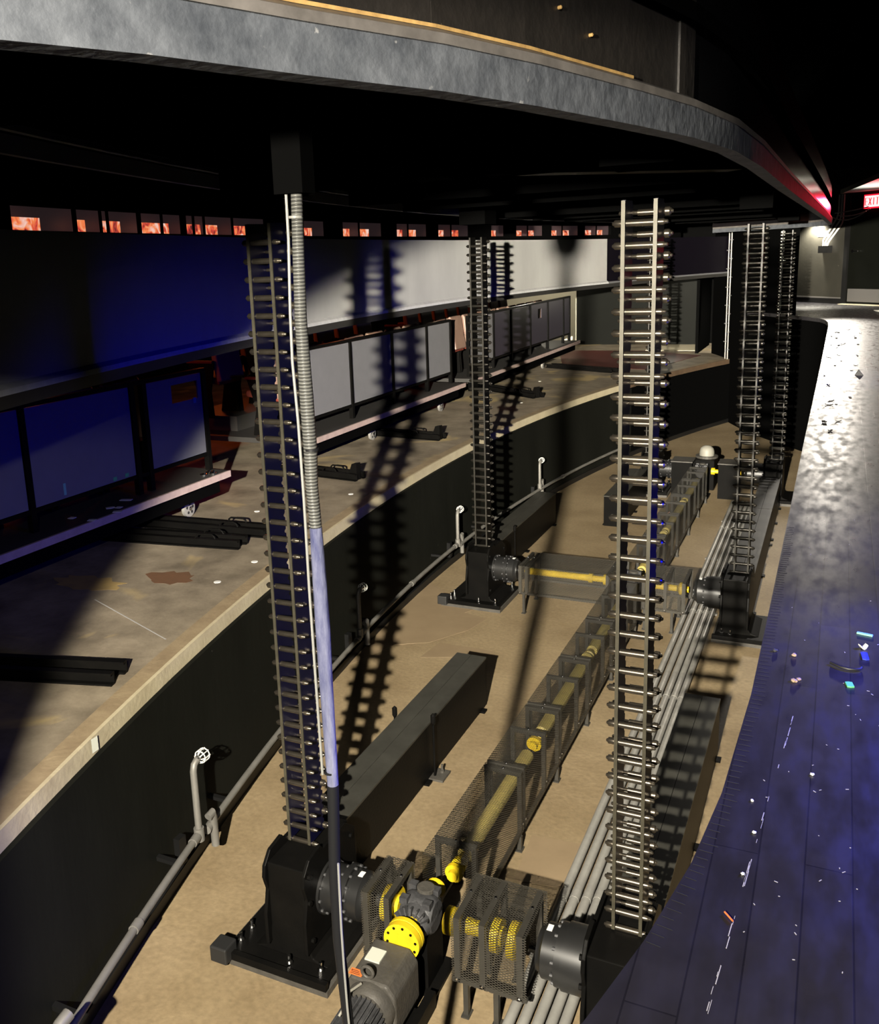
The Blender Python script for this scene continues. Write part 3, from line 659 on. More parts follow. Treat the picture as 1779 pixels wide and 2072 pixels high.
obj('lifting_eye', G().tube([(-.02+.028*cos(2*pi*k/18), -.115, .388+.028*sin(2*pi*k/18)) for k in range(19)], .008, 8), 'motor_grey', mt, True)
lb = obj('warning_label', G().box(-.115, -.050, -.122, -.085, .3552, .3568), 'orange_label', mt)
g = G()
for k in range(3): g.box(-.108, -.06-.006*k, -.116+k*.009, -.113+k*.009, .3569, .3572)
g.prism([(-.112, -.10), (-.104, -.10), (-.108, -.092)], 'z', .3569, .3573); obj('label_print', g, 'rubber', lb)
obj('rating_plate', G().box(-.02, .03, -.50, -.42, .344, .348), 'pale_label', mt)
g = G().tube([(-.03, -.16, .36), (-.05, -.24, .375), (-.035, -.30, .36), (-.045, -.34, .34)], .006, 8); obj('lead_wire', g, 'tag_grey', mt)
[obj('mounting_rail', G().box(xa, xa+.04, -.55, .2, 0, .09), 'black_steel', mt) for xa in (-.17, .13)]; obj('mounting_plate', G().box(-.128, .128, -.12, .10, 0, .06), 'black_steel', mt)

# ------------------------------------------------------------------ expanded metal guards
def guard(name, label, cat, group, x0, x1, y0, y1, z0, z1, frames, axis, sides, legs, fw=.028):
    """cage over a shaft: transverse U frames of angle iron, sheets of expanded metal on the listed sides, legs to the floor"""
    ox, oy = (x0+x1)/2, y0
    t = thing(name, label, cat, (ox, oy, 0), 0, group)
    X0, X1, Y1 = x0-ox, x1-ox, y1-oy
    for f in frames:
        g = G(); i = .004
        if axis == 'y':
            g.box(X0+i, X1-i, f, f+fw, z1-fw-i, z1-i); g.box(X0+i, X0+i+fw, f, f+fw, z0, z1-fw-i); g.box(X1-i-fw, X1-i, f, f+fw, z0, z1-fw-i)
        else:
            g.box(f, f+fw, i, Y1-i, z1-fw-i, z1-i); g.box(f, f+fw, i, i+fw, z0, z1-fw-i); g.box(f, f+fw, Y1-i-fw, Y1-i, z0, z1-fw-i)
        obj('frame', g, 'guard_frame', t)
    if axis == 'y': pieces('bottom_rail', [G().box(X0+.004, X0+.024, 0, Y1, z0, z0+.02), G().box(X1-.024, X1-.004, 0, Y1, z0, z0+.02)], 'guard_frame', t)
    else: pieces('bottom_rail', [G().box(X0, X1, .004, .024, z0, z0+.02), G().box(X0, X1, Y1-.024, Y1-.004, z0, z0+.02)], 'guard_frame', t)
    g = G()
    if 't' in sides: g.quad_uv((X0, 0, z1), (X1, 0, z1), (X1, Y1, z1), (X0, Y1, z1))
    if 'l' in sides: g.quad_uv((X0, 0, z0), (X0, Y1, z0), (X0, Y1, z1), (X0, 0, z1))
    if 'r' in sides: g.quad_uv((X1, 0, z0), (X1, Y1, z0), (X1, Y1, z1), (X1, 0, z1))
    if 'f' in sides: g.quad_uv((X0, 0, z0), (X1, 0, z0), (X1, 0, z1), (X0, 0, z1))
    if 'b' in sides: g.quad_uv((X0, Y1, z0), (X1, Y1, z0), (X1, Y1, z1), (X0, Y1, z1))
    obj('mesh_cover', g, 'expanded_metal', t)
    for x, y in legs:
        lg = obj('leg', G().box(x-ox-.012, x-ox+.012, y-oy-.014, y-oy+.014, 0, z0), 'guard_frame', t)
        obj('foot', G().box(x-ox-.02, x-ox+.02, y-oy-.03, y-oy+.03, 0, .008), 'guard_frame', lg)
    for f in frames:
        if axis == 'y': q = [G().lathe(((X0+X1)/2, f+fw/2, z1), (0, 0, 1), [(0, .008), (.005, .006)], 8), G().lathe((X1, f+fw/2, z0+.06), (1, 0, 0), [(0, .007), (.005, .005)], 8)]
        else: q = [G().lathe((f+fw/2, Y1*.6, z1), (0, 0, 1), [(0, .008), (.005, .006)], 8), G().lathe((f+fw/2, 0, z0+.02), (0, -1, 0), [(0, .007), (.005, .005)], 8)]
        pieces('fixing_screw', q, 'chrome', t)
    return t
guard('mesh_guard', 'small black mesh guard over the left yellow coupling', 'guard', 'mesh guards over the shafts', -1.945, -1.79, 3.42, 3.72, .15, .505, (0.0-.07, .045), 'x', 'tflb', ((-1.93, 3.43), (-1.80, 3.43)))
guard('mesh_guard', 'black mesh guard box over the right yellow cross shaft, nearest gearbox row', 'guard', 'mesh guards over the shafts', -1.465, -1.10, 3.40, 3.74, .18, .525, (-.17, -.045, .135), 'x', 'tfb', ((-1.40, 3.42), (-1.25, 3.42), (-1.40, 3.72), (-1.25, 3.72)))
guard('mesh_guard', 'wide mesh guard on legs over the yellow shaft in mid pit', 'guard', 'mesh guards over the shafts', -2.73, -1.80, 8.30, 8.76, .20, .50, (-.465, -.40, .40), 'x', 'tfb', ((-2.68, 8.32), (-1.83, 8.32), (-2.68, 8.74), (-1.83, 8.74)))
guard('mesh_guard', 'mesh guard behind the bright column, by the second right gearbox', 'guard', 'mesh guards over the shafts', -1.53, -1.13, 8.30, 8.76, .20, .50, (-.195, .0, .165), 'x', 'tfb', ((-1.5, 8.32), (-1.25, 8.32), (-1.5, 8.74), (-1.25, 8.74)))
YG = [(3.80, 4.76), (4.775, 5.57), (5.585, 6.40), (6.415, 7.22), (7.235, 8.20), (8.85, 9.75), (9.765, 10.65), (10.665, 11.55), (11.565, 12.4), (12.415, 13.15)]
ORD = ['first and nearest', 'second', 'third', 'fourth', 'fifth', 'sixth', 'seventh', 'eighth', 'ninth', 'tenth and farthest']
for i, (y0, y1) in enumerate(YG):
    fr = (.16, (y1-y0)*.99-.028) if i == 0 else (.004, (y1-y0)*.56, y1-y0-.034)
    guard('mesh_guard', '%s section of the long mesh guard on the pit centre line' % ORD[i], 'guard', 'mesh guards over the shafts', -1.785, -1.545, y0, y1, .095, .50, fr, 'y', 'tlr', ((-1.553, y1-.06), (-1.777, y1-.06)), .026)
# long shafts under the centre guards
def long_shaft(label, y0, y1, m):
    t = thing('drive_shaft', label, 'drive shaft', (-1.665, y0, 0), 0, 'long yellow shafts on the pit centre line')
    n = 3; Ls = (y1-y0)/n
    for i in range(n):
        a = i*Ls
        obj('tube', G().lathe((0, a+.16, .33), (0, 1, 0), [(0, .02), (.02, .045), (Ls-.30, .045), (Ls-.28, .02)], 18), m, t, True)
        obj('joint', G().lathe((0, a-.02, .33), (0, 1, 0), [(0, .028), (.03, .028), (.03, .05), (.055, .05), (.06, .022), (.09, .022), (.10, .042), (.13, .042), (.15, .03), (.19, .028)], 18), 'yellow' if y0 < 5 and i < 2 else 'dusty_yellow', t, True)
    return t
long_shaft('dusty yellow drive shaft inside the near half of the long mesh guard', 3.92, 8.18, 'dusty_yellow')
long_shaft('dusty yellow drive shaft inside the far half of the long mesh guard', 8.86, 13.12, 'dusty_yellow')
b2 = bevel_box('dark right-angle gearbox on the centre line behind the bright column', -1.665, 8.53)
b3 = bevel_box('dark right-angle gearbox on the centre line at the far row', -1.665, 13.45)
for r, (y, xl) in enumerate(((8.545, -2.80), (13.53, -2.04))):
    t = thing('cross_shaft', ('bright yellow cross shaft inside the wide mid pit guard', 'yellow cross shaft left of the far centre gearbox')[r], 'drive shaft', (xl, y, 0))
    Lx = -1.86-xl
    yel('tube', G().lathe((.06, 0, .365), (1, 0, 0), [(0, .02), (.04, .034), (Lx*.70, .034), (Lx*.70, .046), (Lx*.74, .046)], 16), t)
    yel('joint', G().lathe((Lx*.80, 0, .365), (1, 0, 0), [(0, .03), (Lx*.12, .03), (Lx*.12, .055), (Lx*.2, .055)], 16), t)
    t = thing('cross_shaft', ('short yellow cross shaft behind the bright column', 'yellow cross shaft right of the far centre gearbox')[r], 'drive shaft', (-1.58, y, 0))
    yel('tube', G().lathe((.04, 0, .36), (1, 0, 0), [(0, .05), (.05, .05), (.05, .03), (.30, .03)], 16), t)
    yel('joint', G().lathe((.345, 0, .36), (1, 0, 0), [(0, .03), (.02, .06), (.07, .06), (.08, .03), (.10, .03)], 16), t)
# far motor with a silver dome, and flat covers beside it
t = thing('gear_motor', 'silver domed motor at the far end of the long mesh guard', 'motor', (-1.665, 14.0, 0))
obj('gear_head', G().box(-.14, .14, -.25, .2, .02, .46), 'black_steel', t, bevel=.01)
obj('mounting_flange', G().lathe((0, 0, .46), (0, 0, 1), [(0, .16), (.03, .16)], 24), 'motor_grey', t)
obj('dome_cover', G().lathe((0, 0, .49), (0, 0, 1), [(0, .105), (.06, .105), (.11, .09), (.14, .055), (.15, .01)], 24), 'tag_grey', t, True)
for s_, x0 in ((0, -2.08), (1, -1.44)):
    t = thing('shaft_cover', ('flat grey shaft cover left of the silver domed motor', 'flat grey shaft cover right of the silver domed motor')[s_], 'guard', (x0, 13.36, 0))
    obj('lid', G().box(0, .30, 0, .34, .50, .515), 'motor_grey', t); pieces('side', [G().box(.01, .29, .01, .03, .0, .50), G().box(.01, .29, .31, .33, .0, .50)], 'black_steel', t)

# ------------------------------------------------------------------ seating wagons with panelled backs, on the storage deck
def wagon(label, slabel, y0, y1, posts, holes=(), z=1.66):
    t = thing('seating_wagon', label, 'seating wagon', (-5.0, y0, WZ), 0, 'seating wagons parked on the storage deck')
    Z = z - WZ; Ln = y1-y0
    obj('platform', G().box(-1.9, -.022, 0, Ln, Z-.055, Z), 'stage_ply', t)
    obj('edge_strip', G().box(-.0215, 0, 0, Ln, Z-.058, Z+.001), 'plank_edge', t)
    obj('front_beam', G().box(-.16, -.10, .05, Ln-.05, Z-.20, Z-.056), 'dull_black', t)
    for y in (.12, Ln*.5, Ln-.12): obj('support_leg', G().box(-.40, -.34, y-.03, y+.03, .085, Z-.056), 'dull_black', t)
    sc = thing('back_screen', slabel, 'screen', (-5.0, y0, WZ), 0, 'panelled back screens on the seating wagons')
    px = -.22
    for p in posts:
        obj('post', G().box(px-.025, px+.025, p-y0-.025, p-y0+.025, Z+.001, 2.575-WZ), 'black_steel', sc)
    obj('top_rail', G().box(px-.025, px+.025, posts[0]-y0-.025, posts[-1]-y0+.025, 2.576-WZ, 2.61-WZ), 'black_steel', sc)
    obj('bottom_rail', G().box(px-.018, px+.018, posts[0]-y0, posts[-1]-y0, 1.80-WZ, 1.83-WZ), 'black_steel', sc)
    for a, b in zip(posts[:-1], posts[1:]):
        if b-a < .3: continue
        A, B = a-y0+.03, b-y0-.03; z0, z1 = 1.835-WZ, 2.57-WZ; g = G(); x0, x1 = px-.008, px+.008
        hole = [h for h in holes if a < h[0] < b]
        if hole:
            h0, h1, hz0, hz1 = hole[0]; h0 -= y0; h1 -= y0; hz0 -= WZ; hz1 -= WZ
            g.add([(x1, y, zz) for y, zz in ((A, z0), (B, z0), (B, z1), (A, z1), (h0, hz0), (h1, hz0), (h1, hz1), (h0, hz1))] + [(x0, y, zz) for y, zz in ((A, z0), (B, z0), (B, z1), (A, z1), (h0, hz0), (h1, hz0), (h1, hz1), (h0, hz1))],
                  [(0,1,5,4),(1,2,6,5),(2,3,7,6),(3,0,4,7),(8,12,13,9),(9,13,14,10),(10,14,15,11),(11,15,12,8),(0,8,9,1),(1,9,10,2),(2,10,11,3),(3,11,8,0),(4,5,13,12),(5,6,14,13),(6,7,15,14),(7,4,12,15)])
        else: g.box(x0, x1, A, B, z0, z1)
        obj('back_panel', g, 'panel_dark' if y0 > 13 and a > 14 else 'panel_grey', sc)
    return t
def caster(par, y, x=-.27):
    c = obj('caster_wheel', G().lathe((x-.02, y, .078), (1, 0, 0), [(0, .055), (.004, .078), (.036, .078), (.04, .055)], 28), 'conduit', par, True)
    obj('hub', G().lathe((x+.02, y, .078), (1, 0, 0), [(0, .02), (.008, .02), (.010, .012)], 12), 'chrome', c)
    for k in range(5):
        a = 2*pi*k/5+.3; obj('spoke_hole', G().lathe((x+.0195, y+cos(a)*.042, .078+sin(a)*.042), (1, 0, 0), [(0, .014), (.0012, .014)], 12), 'rubber', c)
    obj('fork', G().bar((x-.03, y, .09), (x-.03, y, .30), .012, .05), 'black_steel', c)
w1 = wagon('nearest low seating wagon with a pinkish plank edge', 'deep blue lit back screen with a cut-out hole on the nearest wagon', 1.2, 6.79, [2.3, 3.45, 4.65, 5.80, 5.95, 6.93-.17], [(6.31, 6.68, 2.35, 2.51)])
w2 = wagon('middle low seating wagon, plank edge running behind the silver cable sleeve', 'pale grey back screen striped by a chain shadow on the middle wagon', 8.22, 12.80, [8.42, 9.60, 10.74, 11.86, 12.74])
w3 = wagon('farthest low seating wagon, beyond the mid pit chain column', 'long dark back screen with a small hole on the farthest wagon', 13.25, 19.6, [13.5, 14.65, 15.6, 16.7, 17.85, 19.0, 19.5], [(17.2, 17.45, 2.30, 2.48)])
caster(w1, 6.47-1.2); caster(w1, 2.0-1.2); caster(w2, 10.19-8.22); caster(w2, 12.44-8.22); caster(w3, 17.7-13.25)

# theatre seats standing on the wagons
def make_seat(label, loc, group):
    t = thing('theatre_seat', label, 'theatre seat', loc, 0, group)
    bk = [(-.02, .42), (.05, .40), (.10, .62), (.125, .86), (.115, .92), (.085, .94), (.055, .90), (.02, .64)]
    obj('backrest', G().prism([(-x, zz) for x, zz in bk], 'y', -.225, .225), 'seat_shell', t, bevel=.02)
    obj('seat_pan', G().prism([(-.46, .42), (-.02, .37), (-.02, .45), (-.44, .50), (-.47, .47)], 'y', -.215, .215), 'seat_red', t, bevel=.02)
    for sy in (-1, 1):
        a = obj('standard', G().prism([(-.36, 0), (-.10, 0), (-.12, .30), (-.05, .62), (-.40, .62), (-.30, .30)], 'y', sy*.25-.012, sy*.25+.012), 'black_steel', t)
        obj('armrest', G().box(-.42, -.06, sy*.25-.028, sy*.25+.028, .621, .65), 'seat_red', a, bevel=.008)
    return t
SG = [('near', w1, 1.5, 9, 'dark red theatre seat on the nearest wagon, behind its blue panels'), ('mid', w2, 8.6, 7, 'dark red theatre seat on the middle wagon, behind its grey panels'),
      ('far', w3, 13.7, 9, 'dark red theatre seat on the farthest wagon, behind its dark panels')]
s0 = None
for nm, wg, ys, n, lab in SG:
    for row in range(2):
        for k in range(n):
            loc = (-5.43-.78*row, ys+.565*k, 1.662+.169*row)
            if s0 is None: s0 = make_seat(lab, loc, lab+'s'); s = s0
            else: s = dup(s0, loc, 0, lab, lab+'s')
for wg, ys, n in ((w1, 0.4, 5.1), (w2, .3, 4.1), (w3, .25, 5.0)):
    tag(obj('seat_riser', G().box(-6.9, -6.13, wg.location.y+ys, wg.location.y+ys+n, 1.6605, 1.829), 'stage_ply'), {w1: 'low black riser under the rear seats of the nearest wagon', w2: 'low black riser under the rear seats of the middle wagon', w3: 'low black riser under the rear seats of the farthest wagon'}[wg], 'riser', 'seat risers on the wagons')

# ------------------------------------------------------------------ guide tracks on the storage deck
def track(label, p0, p1, wd=.16, handles=(), stop=False):
    A, B = Vector((*p0, 0)), Vector((*p1, 0)); Ln = (B-A).length; ang = atan2(B.y-A.y, B.x-A.x)
    t = thing('guide_track', label, 'guide track', (A.x, A.y, WZ), ang, 'black wagon guide tracks on the storage deck')
    for sy in (-1, 1):
        y = sy*wd/2
        obj('channel', G().prism([(y-.022, .001), (y+.022, .001), (y+.022, .012), (y-.010, .012), (y-.010, .062), (y+.022, .062), (y+.022, .075), (y-.022, .075)], 'x', 0, Ln), 'black_steel', t)
    for x in (.06, Ln-.08): obj('cross_tie', G().box(x-.03, x+.03, -wd/2+.023, wd/2-.023, .001, .012), 'black_steel', t)
    for x in handles:
        for sy in (-1, 1):
            y = sy*wd/2
            obj('handle', G().tube([(x-.09, y, .075), (x-.08, y, .095), (x-.06, y, .108), (x+.06, y, .108), (x+.08, y, .095), (x+.09, y, .075)], .008, 8), 'black_steel', t, True)
    if stop:
        obj('stop_block', G().prism([(.02, .001), (.14, .001), (.14, .02), (.08, .17), (.02, .18)], 'y', -.035, .035), 'black_steel', t)
    obj('end_stud', G().lathe((.10, -wd/2-.05, .001), (0, 0, 1), [(0, .03), (.012, .03), (.012, .012), (.03, .012)], 8), 'chrome', t)
    return t
track('black guide track nearest on the storage deck, ending at the wooden rim', (-3.50, 3.58), (-4.95, 3.20), .15)
track('black guide track with U handles beside the nearest wagon wheel', (-4.22, 6.20), (-5.6, 6.12), .14, (.35,))
track('black guide track with U handles in front of the nearest wagon end', (-4.25, 5.86), (-5.5, 5.70), .14, (.30,))
track('black guide track with a stop block in front of the middle wagon start', (-4.40, 8.20), (-5.5, 8.36), .14, (.35,), True)
track('black guide track with a stop block in front of the middle wagon', (-4.40, 10.42), (-5.6, 10.56), .16, (.4,), True)
track('black guide track with a stop block and handle near the far wagon', (-4.22, 13.95), (-5.6, 14.9), .18, (.45,), True)
track('farthest black guide track, lying on the dark red deck', (-3.75, 17.25), (-5.2, 17.9), .18)
struct('floor_red', G().prism([(-3.25, 17.75), (-5.0, 18.2), (-5.9, 21.1), (-3.95, 21.1), (-2.6, 20.3)], 'z', WZ+0.001, WZ+0.006), 'red_deck')

# ------------------------------------------------------------------ pipes on the pit wall
def wpath(R, y0, y1, z, n=20): return [(x, y, z) for x, y in arc(R, y0, y1, n)]
for lab, y0, y1, z in (('grey wall pipe nearest, running along the pit wall foot', 2.30, 3.66, .31), ('grey wall pipe between the first and second sprinkler risers', 3.84, 6.60, .27),
                       ('grey wall pipe from the shadowed riser to the mid pit riser', 6.72, 9.30, .29), ('farthest grey wall pipe along the curved pit wall', 9.44, 16.5, .27)):
    t = thing('wall_pipe', lab, 'pipe', (arc_x(26.50, y0), y0, 0), 0, 'grey pipes along the curved pit wall')
    pts = [Vector(p) - Vector((arc_x(26.50, y0), y0, 0)) for p in wpath(26.50, y0, y1, z)]
    obj('pipe', G().tube(pts, .021, 12), 'wall_pipe', t, True)
    for f in (0, len(pts)//2, len(pts)-1):
        d = (pts[min(f+1, len(pts)-1)] - pts[max(f-1, 0)]).normalized()
        obj('pipe_joint', G().lathe(pts[f]-d*.03, d, [(0, .027), (.06, .027)], 14), 'wall_pipe', t, True)
    for f in (2, len(pts)-4):
        obj('wall_bracket', G().box(pts[f].x-.16, pts[f].x-.02, pts[f].y-.015, pts[f].y+.015, z-.012, z+.012), 'black_paint', t)
def riser(label, y, ztop):
    x = arc_x(26.50, y); t = thing('sprinkler_riser', label, 'sprinkler riser', (x, y, 0), atan2(-(CY-y), 22.7-x)*0, 'sprinkler risers on the pit wall')
    obj('riser_pipe', G().tube([(0, 0, .34), (0, 0, ztop-.05), (0, .012, ztop-.015), (0, .04, ztop)], .020, 12), 'wall_pipe', t, True)
    obj('tee', G().lathe((0, 0, .27), (0, 0, 1), [(0, .03), (.08, .03)], 14), 'wall_pipe', t, True)
    obj('drain_elbow', G().tube([(.0, .09, .36), (0, .13, .37), (-.01, .15, .33), (-.01, .15, .14)], .024, 12), 'wall_pipe', t, True)
    obj('bracket_post', G().box(-.09, -.05, -.12, -.06, .16, .33), 'black_paint', t)
    hd = obj('sprinkler_head', G().lathe((0, .04, ztop), (0, 1, 0), [(0, .012), (.03, .014), (.05, .02), (.055, .008)], 12), 'chrome', t, True)
    for k in range(8):
        a = 2*pi*k/8; obj('cage_wire', G().tube([(cos(a)*.02, .05, ztop+sin(a)*.02), (cos(a)*.036, .065, ztop+sin(a)*.036), (cos(a)*.036, .115, ztop+sin(a)*.036), (cos(a)*.02, .125, ztop+sin(a)*.02)], .0035, 6), 'white', hd)
    for yy in (.07, .11): obj('cage_ring', G().tube([(cos(2*pi*k/14)*.036, yy, ztop+sin(2*pi*k/14)*.036) for k in range(15)], .0035, 6), 'white', hd)
riser('caged sprinkler riser nearest on the pit wall, left of the first gearbox', 3.72, .76)
riser('caged sprinkler riser standing in the ladder shadow on the pit wall', 6.65, .70)
riser('caged sprinkler riser on the pit wall just left of the mid pit column', 9.37, .68)
riser('farthest caged sprinkler riser on the pit wall, right of the mid pit column', 12.15, .67)
t = thing('pipe_elbow', 'grey pipe elbow at the lowest left end of the wall pipes', 'pipe fitting', (arc_x(26.40, 2.14), 2.14, 0))
obj('elbow', G().tube([(0, -.10, .50), (0, -.02, .52), (0, .04, .56), (0, .09, .57)], .028, 12), 'wall_pipe', t, True); obj('upright', G().cyl((0, -.05, 0), (0, -.05, .52), .02), 'wall_pipe', t, True)
obj('bracket_post', G().box(-.09, -.05, -.16, -.10, .30, .52), 'black_paint', t)

# ------------------------------------------------------------------ conduits along the pit floor
for i, (x, lab) in enumerate(((-1.190, 'leftmost of the five grey conduits on the pit floor'), (-1.128, 'second grey conduit from the left of the five on the pit floor'), (-1.066, 'middle one of the five grey conduits on the pit floor'),
                              (-1.008, 'fourth grey conduit from the left of the five on the pit floor'), (-0.952, 'rightmost of the five grey conduits on the pit floor'))):
    t = thing('conduit_pipe', lab, 'conduit', (x, 2.6, 0), 0, 'grey conduits along the pit floor')
    obj('pipe', G().cyl((0, 0, .042), (0, 10.5, .042), .0255, 14), 'conduit', t, True)
    for y in (1.75+.02*i, 4.35, 6.25, 7.2, 9.2): obj('pipe_coupling', G().cyl((0, y-.035, .042), (0, y+.035, .042), .0272, 14), 'conduit', t, True)
for y in (3.9, 6.0, 8.9, 10.6, 12.2):
    tag(obj('conduit_strut', G().box(-1.24, -.91, y-.02, y+.02, 0.0, .016), 'wall_pipe'), 'low steel strut under the five conduits, at %s' % {3.9: 'the nearest row', 6.0: 'the near span', 8.9: 'the mid row', 10.6: 'the far span', 12.2: 'the farthest span'}[y], 'strut', 'struts under the conduits')

# ------------------------------------------------------------------ cable bundle hanging from the lift
t = thing('cable_bundle', 'silver braided cable sleeve hanging from the lift beside the nearest left chain', 'cable', (-1.2, 1.98, 0))
def zc(z): return 3.5+(z-3.5)*.6
def cab(pts, r, m, nm, n=14):
    obj(nm, G().tube([(x*.6, y*.6, zc(z)) for x, y, z in pts], [q*.6 for q in r] if isinstance(r, list) else r*.6, n), m, t, True)
cab([(0, 0, 4.36), (0, 0, 3.76), (-.008, 0, 3.53), (-.015, 0, 3.27), (-.010, 0, 2.96), (-.006, 0, 2.72), (-.010, 0, 2.57), (-.002, 0, 2.38)], [.024, .024, .025, .026, .030, .030, .028, .027], 'braided_sleeve', 'braided_sleeve')
cab([(-.002, 0, 2.379), (0, 0, 2.19), (.003, 0, 1.9), (.003, 0, 1.72), (.006, 0, 1.36), (.008, 0, 1.14)], [.028, .031, .034, .032, .029, .027], 'plain_blue', 'plain_sleeve')
cab([(.008, 0, 1.139), (.002, 0, .98), (-.012, 0, .65), (-.012, 0, .30), (.01, 0, -.05), (.035, 0, -.6), (.05, 0, -1.4), (.05, 0, -2.0), (.04, .02, -2.28)], .028, 'cable_black', 'black_sleeve')
cab([(-.045, .0, 4.36), (-.038, -.02, 3.6), (-.052, -.02, 3.3), (-.056, -.02, 3.1), (-.046, -.02, 2.85), (-.035, -.03, 2.5), (-.036, -.03, 2.1), (-.032, -.03, 1.7), (-.026, -.03, 1.2)], .0062, 'cable_white', 'white_cable', 8)
cab([(.030, -.03, .75), (.028, -.03, .62), (.026, -.03, .4), (.028, -.03, .2), (.034, -.03, -.05), (.06, -.03, -.6), (.08, -.03, -1.5), (.08, -.03, -2.2)], .006, 'cable_white', 'white_cable', 8)
obj('gland_box', G().box(-.045, .035, -.03, .03, 3.665, 4.018), 'dull_black', t)
for zz in (3.68, 2.72, 1.2): obj('cable_tie', G().lathe((-.006 if zz > 3 else 0, 0, zc(zz)), (0, 0, 1), [(0, .019), (.006, .019)], 14), 'cable_black' if zz < 3 else 'cable_white', t, True)

# ------------------------------------------------------------------ poles, pipes and sign at the far end
for lab, x, y, z0, z1, m in (('white vertical pole lit blue on the black end wall of the pit', -1.93, 19.66, 0.9, 3.95, 'white'), ('thin grey pole left of the blue-lit pole on the end wall', -1.99, 19.79, 0.7, 3.95, 'conduit')):
    t = thing('vertical_pole', lab, 'pole', (x-.075, y-.04, 0), 0, 'poles on the end wall of the pit')
    obj('pole', G().cyl((0, 0, z0), (0, 0, z1), .013, 12), 'conduit', t, True)
    for k in range(8):
        zz = z0+.2+k*.36
        if zz < z1: obj('clip', G().box(-.04, .03, -.012, .026, zz, zz+.02), 'black_paint', t)
t = thing('white_post', 'bright white post at the right end of the pit end wall', 'post', (-0.96, 17.42, DZ)); obj('post', G().lathe((0, 0, 0), (0, 0, 1), [(0, .03), (.6, .022), (.62, .022), (.9, .022), (.92, .03), (1.42, .034)], 12), 'white', t, True)
obj('clamp', G().box(-.01, .07, -.05, -.005, .86, .94), 'white', t)
def W3(t_, off, z): x, y = onwall(t_, off); return (x, y, z)
t = thing('wall_conduit', 'white conduits bending down from the soffit to a wall box', 'conduit', W3(1.98, .06, 0)); o3 = Vector(W3(1.98, .06, 0))
for dx, nm in ((0, 'pipe'), (.07, 'pipe'), (.13, 'pipe')):
    e = 1.675 + dx*.9
    obj(nm, G().tube([Vector(W3(a, .06, z))-o3 for a, z in ((2.03+dx, 4.41), (2.03+dx, 4.06-dx), (2.0+dx, 3.98-dx), (e+.03, 3.60-dx*.6), (e, 3.55-dx*.6), (e, 3.44))], .018, 10), 'white', t, True)
obj('wall_box', G().prism([tuple(Vector(onwall(a, o_)) - Vector((o3.x, o3.y))) for a, o_ in ((1.60, .004), (1.86, .004), (1.86, .12), (1.60, .12))], 'z', 3.30, 3.44), 'black_paint', t)
for k, (z, sag) in enumerate(((4.02, .10), (4.06, .02), (3.98, .16))):
    pts = [Vector(W3(2.03+(2.86-2.03)*u/10, .10+.05*k, z + .07*u/10 - sag*4*(u/10)*(1-u/10)*.6)) for u in range(11)]
    t = tag(obj('white_cable', G().tube(pts, .010, 8), 'white', None, True), ('white cable drooping lowest to the exit sign', 'straightest white cable running to the exit sign', 'white cable in the middle loop below the exit sign')[k], 'cable', 'white cables to the exit sign')
t = tag(obj('paper_notice', wallbox(1.44, 1.74, .002, .006, 3.62, 3.73), 'white'), 'white paper notice on the black wall beside the conduits', 'paper')
# exit sign
t = thing('exit_sign', 'glowing red exit sign above the far door', 'exit sign', W3(2.72, .10, 4.12)); o3 = Vector(W3(2.72, .10, 4.12))
def rel(gm): gm.v = [tuple(Vector(p)-o3) for p in gm.v]; return gm
obj('housing', rel(wallbox(2.69, 3.11, .04, .10, 4.10, 4.355)), 'exit_rim', t); obj('face', rel(wallbox(2.715, 3.085, .1001, .108, 4.125, 4.33)), 'exit_white', t)
def letter(strokes, u0, wd_, ht, z0):
    g = G()
    for a, b in strokes:
        p = W3(2.74+u0+a[0]*wd_, .112, z0+a[1]*ht); q = W3(2.74+u0+b[0]*wd_, .112, z0+b[1]*ht); g.bar(Vector(p)-o3, Vector(q)-o3, .006, .022, (WN.x, WN.y, 0))
    return g
LT = {'E': [((0,0),(0,1)), ((0,0),(1,0)), ((0,.5),(.8,.5)), ((0,1),(1,1))], 'X': [((0,0),(1,1)), ((0,1),(1,0))], 'I': [((.5,0),(.5,1))], 'T': [((.5,0),(.5,1)), ((0,1),(1,1))]}
for k, ch in enumerate('EXIT'): obj('letter', letter(LT[ch], k*.085, .055, .13, 4.162), 'exit_red', t)

# ------------------------------------------------------------------ small debris
def scrap(name, label, cat, x, y, z, lx, ly, m, rz=0.0, h=.004, group=None, curl=0.0):
    g = G()
    n = 4; vs = []
    for i in range(n+1):
        u = i/n-.5; zz = curl*(u*u*4)
        for v in (-.5, .5): vs += [(u*lx, v*ly*(1-.3*abs(u)), zz), (u*lx, v*ly*(1-.3*abs(u)), zz+h)]
    fs = []
    for i in range(n):
        a = i*4; b = a+4; fs += [(a, b, b+2, a+2), (a+1, a+3, b+3, b+1), (a, a+1, b+1, b), (a+2, b+2, b+3, a+3)]
    fs += [(0, 2, 3, 1), (n*4, n*4+1, n*4+3, n*4+2)]
    o = obj(name, g.add(vs, fs), m); o.location = (x, y, z+.0005); o.rotation_euler = (0, 0, rz); return tag(o, label, cat, group)
scrap('tape_scrap', 'longer mint green tape strip on the stage deck, farthest of the tape scraps', 'tape', .127, 3.04, DZ, .045, .012, 'mint_tape', -.25)
scrap('tape_scrap', 'bright green square of tape on the stage deck below the black cable', 'tape', .083, 2.65, DZ, .018, .032, 'green_tape', .2)
scrap('paper_scrap', 'folded white paper scrap on the stage deck', 'paper', .120, 2.925, DZ, .022, .018, 'white', .5, curl=.01)
scrap('tape_scrap', 'dark blue tape scrap below the folded white paper on the stage deck', 'tape', .124, 2.865, DZ, .018, .055, 'blue_scrap', .1)
